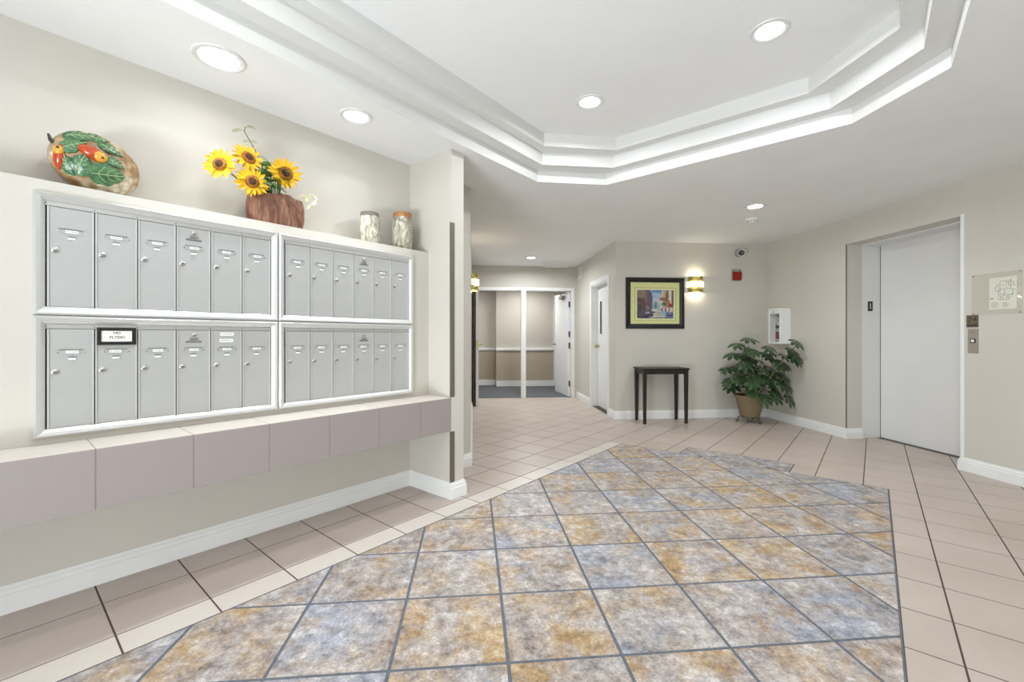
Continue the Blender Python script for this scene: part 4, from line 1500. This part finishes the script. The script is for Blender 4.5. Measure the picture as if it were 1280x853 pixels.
vn = thing('wall_vent', RF(COR_R, 7.93, 2.235), RZ_W, 'small white slatted air vent high on the corridor wall', 'vent')
rect_ring_rails(vn, 'frame_rail', -0.14, 0.14, 0, 0.2, [(0, 0), (0, -0.008), (0.02, -0.012), (0.024, 0)], M['white'])
MB().box(-0.118, 0.118, -0.002, -0.0005, 0.022, 0.178).build('backing', M['slotdark'], vn)
slm = MB().add([(-0.117, -0.003, 0), (0.117, -0.003, 0), (0.117, -0.011, 0.010), (-0.117, -0.011, 0.010), (-0.117, -0.003, 0.002), (0.117, -0.003, 0.002), (0.117, -0.011, 0.012), (-0.117, -0.011, 0.012)],
               [(0, 1, 2, 3), (7, 6, 5, 4), (0, 4, 5, 1), (1, 5, 6, 2), (2, 6, 7, 3), (3, 7, 4, 0)]).mesh('slat', M['white'])
for q in range(8):
    link('slat', slm, vn, (0, 0, 0.026+q*0.019))
ep = thing('ceiling_access_panel', RF(1.56, 7.90, CEIL), RZ_R, 'flat white rectangular panel on ceiling above the double door', 'ceiling panel')
MB().box(-0.23, 0.23, -0.17, 0.17, -0.03, 0, c=0.004).build('panel', M['white'], ep)
MB().box(-0.20, 0.20, -0.14, 0.14, -0.036, -0.0302, c=0.002).build('cover', M['white'], ep)

# ------------------------------------------------------------------ bird gourd on top of the mailboxes
TOP = 1.78
def gourd_mat():
    m, nt, b = new_mat('nutty_gourd_glaze')
    v = coords(nt)
    vo = nt.nodes.new('ShaderNodeTexVoronoi')
    vo.inputs['Scale'].default_value = 34
    nt.links.new(v, vo.inputs['Vector'])
    n = noise(nt, 9, 4, 0.6, v)
    r = ramp(nt, n.outputs['Fac'], [(0.30, lin((140, 100, 62))), (0.46, lin((200, 168, 122))), (0.62, lin((238, 228, 206)))])
    r2 = ramp(nt, vo.outputs['Distance'], [(0.1, (1, 1, 1, 1)), (0.7, (0.42, 0.34, 0.26, 1))])
    nt.links.new(mixc(nt, 0.85, r.outputs['Color'], r2.outputs['Color'], 'MULTIPLY'), b.inputs['Base Color'])
    b.inputs['Roughness'].default_value = 0.35
    return m
gl = leaf_mat('glazed_green_leaf', (26, 62, 40), (104, 148, 104), (88, 126, 84), 0.25, 42)
gd = thing('gourd_vase', LF(0.298, -2.652, TOP), RZ_L, 'rounded ceramic gourd with green leaves and orange fruit on the housing', 'ornament')
GA, GB, GC = 0.145, 0.102, 0.124
GT = radians(23)
GM = Matrix.Translation((0, 0, 0.128)) @ Matrix.Rotation(GT, 4, 'Y')
rg = random.Random(9)
nuts = [Vector((rg.gauss(0, 1), rg.gauss(0, 1), rg.gauss(0, 1))).normalized() for _ in range(170)]
def gfn(p, d):
    q = max(d.dot(nn) for nn in nuts)
    e = 1.0+0.05*sqrt(max(0.0, (q-0.955)/0.045))
    return p*e
g_ = MB().sphere((0, 0, 0), GA, GB, GC, 72, 44, fn=gfn, mat=GM)
GZ = min(p[2] for p in g_.v)+0.002
g_.v = [(x, y, max(z-GZ, 0.0)) for x, y, z in g_.v]
g_.build('body', gourd_mat(), gd, smooth=True)
def on_gourd(zx, zy, off=1.03):
    """point and outward normal on the gourd for a spot of its face: zx, zy in units of its half axes, seen from below"""
    el = math.asin(max(-1, min(1, zy)))
    ax_ = math.asin(max(-1, min(1, zx/max(0.2, cos(el)))))+0.07
    el -= 0.24
    d = Vector((sin(ax_)*cos(el), -cos(ax_)*cos(el), sin(el)))
    p = GM @ Vector((d.x*GA*off, d.y*GB*off, d.z*GC*off))
    n = (GM.to_3x3() @ Vector((d.x/GA, d.y/GB, d.z/GC))).normalized()
    return p-Vector((0, 0, GZ)), n
def spot(px_, py_):
    dx, dy = px_-610, 440-py_
    return (dx*cos(GT)-dy*sin(GT))/430, (dx*sin(GT)+dy*cos(GT))/250
vein = plain('pale_leaf_vein_glaze', (176, 196, 150), 0.25)
def gleaf(px_, py_, rot, L, W):
    c, n = on_gourd(*spot(px_, py_), 1.05)
    t = n.cross(Vector((0, 0, 1))).normalized()
    if t.x < 0:
        t = -t
    bt = Vector((0, 0, 1))-n*n.z
    bt.normalize()
    d = t*cos(rot)+bt*sin(rot)
    s_ = n.cross(d)
    mb = MB()
    rows = []
    N_ = 15
    cur = 4.2
    for q in range(N_):
        tq = q/(N_-1)
        wq = W*(sin(pi*min(1, tq**0.75))**0.75)*(0.86+0.22*abs(sin(tq*9.5)))+0.0015
        a = (tq-0.5)*L
        row = []
        for e in (-1, -0.66, -0.33, 0, 0.33, 0.66, 1):
            bx = e*wq
            drop = -(a*a+bx*bx)*cur
            rib = 0.0035*abs(sin((abs(e)*W*1.0+tq*L*0.8)*150))*(1-abs(e)*0.3)
            row.append(c+d*(a-abs(e)*0.006)+s_*bx+n*(drop+0.006+rib-(0.003 if e == 0 else 0)))
        rows.append(row)
    vs = [p for r in rows for p in r]
    K = len(vs)
    vs += [p-n*0.008 for p in vs]
    fs = []
    for q in range(N_-1):
        for e in range(6):
            a = q*7+e
            fs.append((a, a+1, a+8, a+7))
            fs.append((K+a, K+a+7, K+a+8, K+a+1))
    ring = [q*7 for q in range(N_)]+[(N_-1)*7+e for e in range(1, 7)]+[q*7+6 for q in range(N_-2, -1, -1)]+[5, 4, 3, 2, 1]
    for a, b_ in zip(ring, ring[1:]+ring[:1]):
        fs.append((a, K+a, K+b_, b_))
    mb.add(vs, fs)
    lf_ = mb.build('leaf', gl, gd, smooth=True)
    vb = MB()
    vb.tube([rows[q][3]+n*0.0015 for q in range(0, N_, 2)], 0.0016, 5)
    for q in (3, 6, 9):
        for e, k_ in ((1, 6), (-1, 0)):
            q2 = min(q+3, N_-1)
            vb.tube([rows[q][3]+n*0.0015, rows[min(q+1, N_-1)][4 if e > 0 else 2]+n*0.001, rows[q2][5 if e > 0 else 1]+n*0.0005], 0.0011, 4)
    vb.build('veins', vein, lf_, smooth=True)
for a in ((350, 425, 1.75, 0.082, 0.026), (455, 420, 1.15, 0.095, 0.038), (715, 505, 0.15, 0.125, 0.046), (470, 205, 0.15, 0.105, 0.028), (400, 275, 0.5, 0.085, 0.028), (690, 285, -0.4, 0.085, 0.022), (745, 395, -0.35, 0.065, 0.018), (600, 215, 0.0, 0.07, 0.022)):
    gleaf(*a)
orange = plain('orange_fruit_glaze', (190, 70, 22), 0.2, var=0.12, scale=9, coat=0.5)
yellow = plain('yellow_fruit_glaze', (228, 162, 50), 0.2, coat=0.5)
for px_, py_, rot, r0, r1_ in ((545, 330, -0.42, 0.026, 0.050), (275, 360, 1.35, 0.022, 0.052)):
    c, n = on_gourd(*spot(px_, py_), 1.02)
    t = n.cross(Vector((0, 0, 1))).normalized()
    if t.x < 0:
        t = -t
    bt = Vector((0, 0, 1))-n*n.z
    bt.normalize()
    R3 = Matrix((t, bt, n)).transposed().to_4x4() @ Matrix.Rotation(rot, 4, 'Z')
    fr_ = MB().sphere(c, r1_, r0, r0*0.9, 22, 14, mat=R3).build('fruit', orange, gd, smooth=True)
    tip = R3 @ Vector((r1_*0.42, 0, 0.003))
    MB().sphere(c+tip, r0*1.12, r0*0.88, r0*0.86, 18, 12, mat=R3).build('fruit_cheek', yellow, fr_, smooth=True)
    tip = R3 @ Vector((r1_*0.66, -r0*0.15, r0*0.72))
    MB().sphere(c+tip, 0.0065, 0.0065, 0.005, 10, 8, mat=R3).build('calyx', M['ink'], fr_, smooth=True)
stp = MB()
c, n = on_gourd(-0.97, 0.12, 1.0)
stp.tube([c+Vector((0.01, 0, 0.0)), c+Vector((-0.008, 0, 0.018)), c+Vector((-0.014, 0.0, 0.040))], 0.012, 8, r1=0.004)
stp.tube([c+Vector((0.008, 0, -0.015)), c+Vector((-0.006, -0.002, -0.035))], 0.010, 8, r1=0.004)
stp.build('stem', plain('dark_stem_glaze', (58, 48, 42), 0.4), gd, smooth=True)

# ------------------------------------------------------------------ sunflower planter
def wood_mat():
    m, nt, b = new_mat('rustic_planter_wood')
    mp_ = nt.nodes.new('ShaderNodeMapping')
    mp_.inputs['Scale'].default_value = (9, 9, 1.6)
    nt.links.new(coords(nt), mp_.inputs['Vector'])
    n = noise(nt, 4, 6, 0.65, mp_.outputs['Vector'], 0.8)
    n2 = noise(nt, 3.5, 3, 0.5, coords(nt))
    r = ramp(nt, n.outputs['Fac'], [(0.28, lin((70, 42, 32))), (0.45, lin((116, 78, 60))), (0.6, lin((148, 108, 86))), (0.75, lin((182, 150, 124)))])
    r2 = ramp(nt, n2.outputs['Fac'], [(0.4, (1, 0.88, 0.82, 1)), (0.65, (0.86, 0.84, 0.90, 1))])
    nt.links.new(mixc(nt, 0.8, r.outputs['Color'], r2.outputs['Color'], 'MULTIPLY'), b.inputs['Base Color'])
    b.inputs['Roughness'].default_value = 0.5
    bump(nt, b, n.outputs['Fac'], 0.35, 0.006)
    return m
sf = thing('sunflower_planter', LF(1.055, -2.655, TOP), RZ_L, 'brown rustic planter filled with yellow artificial sunflowers', 'flower arrangement')
PX, PY, PZ = 0.148, 0.070, 0.178
mb = MB()
rows = []
for q, (t, sc_x) in enumerate(((0.0, 0.93), (0.08, 0.97), (0.35, 1.02), (0.7, 1.02), (0.94, 0.98), (1.0, 0.95), (1.0, 0.86), (0.8, 0.86))):
    ring = []
    for e in range(36):
        a = 2*pi*e/36
        ca_, sa_ = cos(a), sin(a)
        x = PX*sc_x*math.copysign(abs(ca_)**0.62, ca_)
        y = PY*sc_x*math.copysign(abs(sa_)**0.62, sa_)
        wob = 0.010*sin(x*26+1.0)+0.006*sin(x*61) if t > 0.9 else 0
        ring.append((x, y, t*PZ+wob*(1 if t > .9 else 0)))
    rows.append(ring)
vs = [p for r in rows for p in r]
fs = []
for q in range(len(rows)-1):
    for e in range(36):
        e2 = (e+1) % 36
        fs.append((q*36+e, q*36+e2, (q+1)*36+e2, (q+1)*36+e))
fs.append(tuple(range(35, -1, -1)))
fs.append(tuple(7*36+e for e in range(36)))
mb.add(vs, fs)
WOOD = wood_mat()
mb.build('planter', WOOD, sf, smooth=True)
# carved leaf relief on the planter's face
rv = MB()
for (x0, z0, x1, z1, wd) in ((0.02, 0.13, 0.10, 0.05, 0.013), (0.05, 0.15, 0.125, 0.09, 0.010), (0.09, 0.10, 0.12, 0.03, 0.010), (0.0, 0.16, 0.05, 0.12, 0.010)):
    d = Vector((x1-x0, 0, z1-z0)); L_ = d.length; d.normalize(); s_ = Vector((-d.z, 0, d.x))
    base = Vector((x0, -PY*1.005, z0))
    pts = []
    for t, ww in ((0, .1), (.3, .9), (.6, 1), (1, .05)):
        c = base+d*(L_*t)
        y_ = -PY*1.02*(1-min(1, abs(c.x)/PX)**3.2)**(1/3.2)
        pts += [(c.x-s_.x*wd*ww, y_+0.0035, c.z-s_.z*wd*ww), (c.x, y_-0.005, c.z), (c.x+s_.x*wd*ww, y_+0.0035, c.z+s_.z*wd*ww)]
    f_ = []
    for q in range(3):
        a = q*3
        f_ += [(a, a+1, a+4, a+3), (a+1, a+2, a+5, a+4)]
    rv.add(pts, f_)
rv.build('carved_leaves', WOOD, sf, smooth=True)

petal = plain('sunflower_petal', (240, 186, 12), 0.5, var=0.06, scale=40)
discd = plain('sunflower_disc', (74, 46, 24), 0.9, var=0.3, scale=90, bmp=0.6, bscale=260)
disco = plain('sunflower_disc_ring', (150, 96, 30), 0.9, var=0.25, scale=90, bmp=0.6, bscale=260)
fleaf = leaf_mat('bouquet_leaf', (48, 92, 40), (92, 146, 66), (150, 186, 108), 0.45)
flowers = [(-0.297, -0.055, 0.266, (-0.62, -0.72, 0.02), 0.082), (-0.162, -0.050, 0.342, (0.10, -0.86, 0.30), 0.086), (-0.158, -0.090, 0.205, (-0.15, -0.95, -0.05), 0.082), (0.021, -0.075, 0.304, (-0.08, -0.97, -0.02), 0.094)]
def flower(c, nrm, R_, seed, disc_in=0.42):
    r_ = random.Random(seed)
    nrm = Vector(nrm).normalized()
    t = nrm.cross(Vector((0, 0, 1))).normalized()
    bt = nrm.cross(t)
    c = Vector(c)
    head = MB()
    q4 = Matrix.Translation(c) @ Matrix((t, bt, nrm)).transposed().to_4x4()
    head.lathe([(R_*disc_in, -0.006), (R_*disc_in, 0.004), (R_*disc_in*0.8, 0.010), (R_*disc_in*0.55, 0.010)], 20, mat=q4)
    fl = head.build('sunflower', disco, sf, smooth=True)
    MB().lathe([(R_*disc_in*0.60, 0.009), (R_*disc_in*0.5, 0.0125), (0.0, 0.013)], 18, mat=q4).build('disc', discd, fl, smooth=True)
    pt = MB()
    for lay, (np_, off, lift) in enumerate(((15, 0.0, 0.10), (14, 0.22, -0.06))):
        for q in range(np_):
            a = 2*pi*q/np_+off+r_.uniform(-.08, .08)
            d = (t*cos(a)+bt*sin(a)).normalized()
            s_ = nrm.cross(d)
            L_ = R_*r_.uniform(0.86, 1.06)
            pw_ = R_*0.118
            rows = []
            for tq, ww in ((0.30, 0.55), (0.55, 1.0), (0.8, 0.8), (1.0, 0.06)):
                cc = c+d*(L_*tq)+nrm*(lift*R_*tq*tq-0.002*lay)
                rows.append((cc-s_*pw_*ww, cc+nrm*-0.003, cc+s_*pw_*ww))
            vs = [p for r in rows for p in r]
            f_ = []
            for e in range(3):
                a_ = e*3
                f_ += [(a_, a_+1, a_+4, a_+3), (a_+1, a_+2, a_+5, a_+4)]
            pt.add(vs, f_)
    pt.build('petals', petal, fl, smooth=True)
    base = Vector((c.x*0.35, 0.0, PZ*0.82))
    back = c-nrm*0.008
    MB().tube([base, base.lerp(back, 0.5)+Vector((0, 0.02, 0.02)), back-nrm*0.03, back], 0.004, 6).build('stalk', M['stemgreen'], fl, smooth=True)
for q, (x, y, z, nn, R_) in enumerate(flowers):
    flower((x, y, z), nn, R_, 20+q)
rb = random.Random(31)
for q in range(38):
    x = rb.uniform(-0.19, 0.06) if q % 2 else rb.uniform(-0.11, 0.01)
    y = rb.uniform(-0.06, 0.02) if q % 2 else rb.uniform(-0.075, -0.03)
    z = PZ+rb.uniform(0.0, 0.15)-abs(x+0.06)*0.25
    d = Vector((rb.uniform(-1, 1), rb.uniform(-1, 0.3), rb.uniform(-0.2, 0.9))).normalized()
    mb = MB()
    leaflet(mb, Vector((x, y, z)), d, Vector((0, -0.3, 1)), rb.uniform(0.060, 0.100), rb.uniform(0.020, 0.030))
    mb.tube([(x*0.6, y*0.5, PZ*0.8), (x, y, z)], 0.002, 5)
    mb.build('leaf', fleaf, sf, smooth=True)
# long bare sprig
sp_ = MB()
sp_.tube([(-0.02, 0, PZ*0.8), (-0.07, 0.0, 0.32), (-0.113, 0.0, 0.418), (-0.145, 0.0, 0.468), (-0.165, 0.0, 0.500), (-0.16, 0.0, 0.525)], 0.0025, 6)
sprig = sp_.build('sprig', plain('brown_sprig', (96, 84, 66), 0.7), sf, smooth=True)
spl = leaf_mat('sprig_leaf', (120, 124, 96), (150, 156, 120), (176, 180, 150), 0.6)
for c, d, L_ in (((-0.165, 0.0, 0.505), (-0.95, -0.1, -0.15), 0.065), ((-0.16, 0.0, 0.525), (0.75, -0.1, 0.40), 0.055), ((-0.135, 0.0, 0.455), (0.8, 0, 0.3), 0.035), ((-0.135, 0.0, 0.455), (-0.9, 0, -0.05), 0.040), ((-0.10, 0.0, 0.385), (0.9, -0.2, 0.0), 0.060), ((-0.09, 0.0, 0.36), (0.9, -0.3, -0.2), 0.080)):
    mb = MB()
    leaflet(mb, Vector(c), Vector(d), Vector((0.1, -0.8, 0.6)), L_, 0.014)
    mb.build('leaf', spl, sprig, smooth=True)
# pale blossom hanging at the right end
bl = MB()
for q in range(9):
    c = Vector((0.178, -0.05, 0.205))+Vector((rb.uniform(-.02, .03), rb.uniform(-.02, .02), rb.uniform(-.05, .04)))
    d = Vector((rb.uniform(-1, 1), rb.uniform(-1, .2), rb.uniform(-1, .5)))
    leaflet(bl, c, d, Vector((0, -0.5, 1)), 0.034, 0.010)
bl.tube([(0.08, -0.02, PZ*0.85), (0.13, -0.04, 0.215), (0.178, -0.05, 0.215)], 0.003, 6)
bl.build('pale_blossom', plain('pale_yellow_petal', (242, 232, 176), 0.5), sf, smooth=True)

# ------------------------------------------------------------------ two bark-textured vases
def bark_mat(name, c_lo, c_hi, shift):
    m, nt, b = new_mat(name)
    mp_ = nt.nodes.new('ShaderNodeMapping')
    mp_.inputs['Scale'].default_value = (1, 1, 0.45)
    mp_.inputs['Location'].default_value = (shift, shift, 0)
    nt.links.new(coords(nt), mp_.inputs['Vector'])
    n = noise(nt, 26, 6, 0.7, mp_.outputs['Vector'], 1.2)
    r = ramp(nt, n.outputs['Fac'], [(0.34, lin((112, 104, 90))), (0.46, lin(c_lo)), (0.60, lin(c_hi))])
    nt.links.new(r.outputs['Color'], b.inputs['Base Color'])
    b.inputs['Roughness'].default_value = 0.55
    bump(nt, b, n.outputs['Fac'], 0.8, 0.01)
    return m
rv2 = random.Random(2)
def bark_vase(s, n, r0, h_, rimc, label, seed):
    v = thing('bark_vase', LF(s, n, TOP), RZ_L, label, 'vase', 'bark textured vases on the mailbox housing')
    prof = [(0.80, 0.0), (0.90, 0.02), (1.0, 0.18), (1.02, 0.45), (0.99, 0.72), (0.93, 0.88)]
    vs, fs = [], []
    SG = 40
    for i, (rr, t) in enumerate([(prof_interp(prof, q/16), q/16*0.88) for q in range(17)]):
        for k_ in range(SG):
            a = 2*pi*k_/SG
            e = 1+0.035*sin(a*7+t*9+seed)*sin(t*11+seed*2)+0.02*sin(a*13-t*17)
            vs.append((r0*rr*e*cos(a), r0*rr*e*sin(a), t*h_))
    for i in range(16):
        for k_ in range(SG):
            k2 = (k_+1) % SG
            fs.append((i*SG+k_, i*SG+k2, (i+1)*SG+k2, (i+1)*SG+k_))
    fs.append(tuple(range(SG-1, -1, -1)))
    MB().add(vs, fs).build('body', bark_mat('bark_glaze', (168, 162, 142), (222, 218, 202), seed), v, smooth=True)
    R_ = r0*0.93
    vs, fs = [], []
    rim = [(R_*1.0, 0.868), (R_*1.05, 0.90), (R_*1.06, 0.985), (R_*0.98, 1.0), (R_*0.88, 0.995), (R_*0.86, 0.80), (0.0, 0.80)]
    for (rr, t) in rim:
        for k_ in range(SG):
            a = 2*pi*k_/SG
            wob = 0.012*sin(a*4+seed) if t < 0.91 and t > 0.85 else 0
            vs.append((rr*cos(a), rr*sin(a), (t+wob)*h_))
    for i in range(len(rim)-1):
        for k_ in range(SG):
            k2 = (k_+1) % SG
            fs.append((i*SG+k_, i*SG+k2, (i+1)*SG+k2, (i+1)*SG+k_))
    MB().add(vs, fs).build('rim', plain('vase_rim_glaze', rimc, 0.4, var=0.15, scale=30), v, smooth=True)
    return v
def prof_interp(p, t):
    t = t*p[-1][1]
    for (r0, t0), (r1, t1) in zip(p[:-1], p[1:]):
        if t <= t1:
            return r0+(r1-r0)*(t-t0)/(t1-t0)
    return p[-1][0]
bark_vase(1.665, -2.662, 0.063, 0.222, (128, 118, 108), 'shorter pale bark-textured vase with a grey-brown rim', 1.0)
bark_vase(1.925, -2.650, 0.069, 0.272, (166, 116, 70), 'taller bark-textured vase with an orange-brown rim near pillar', 2.4)
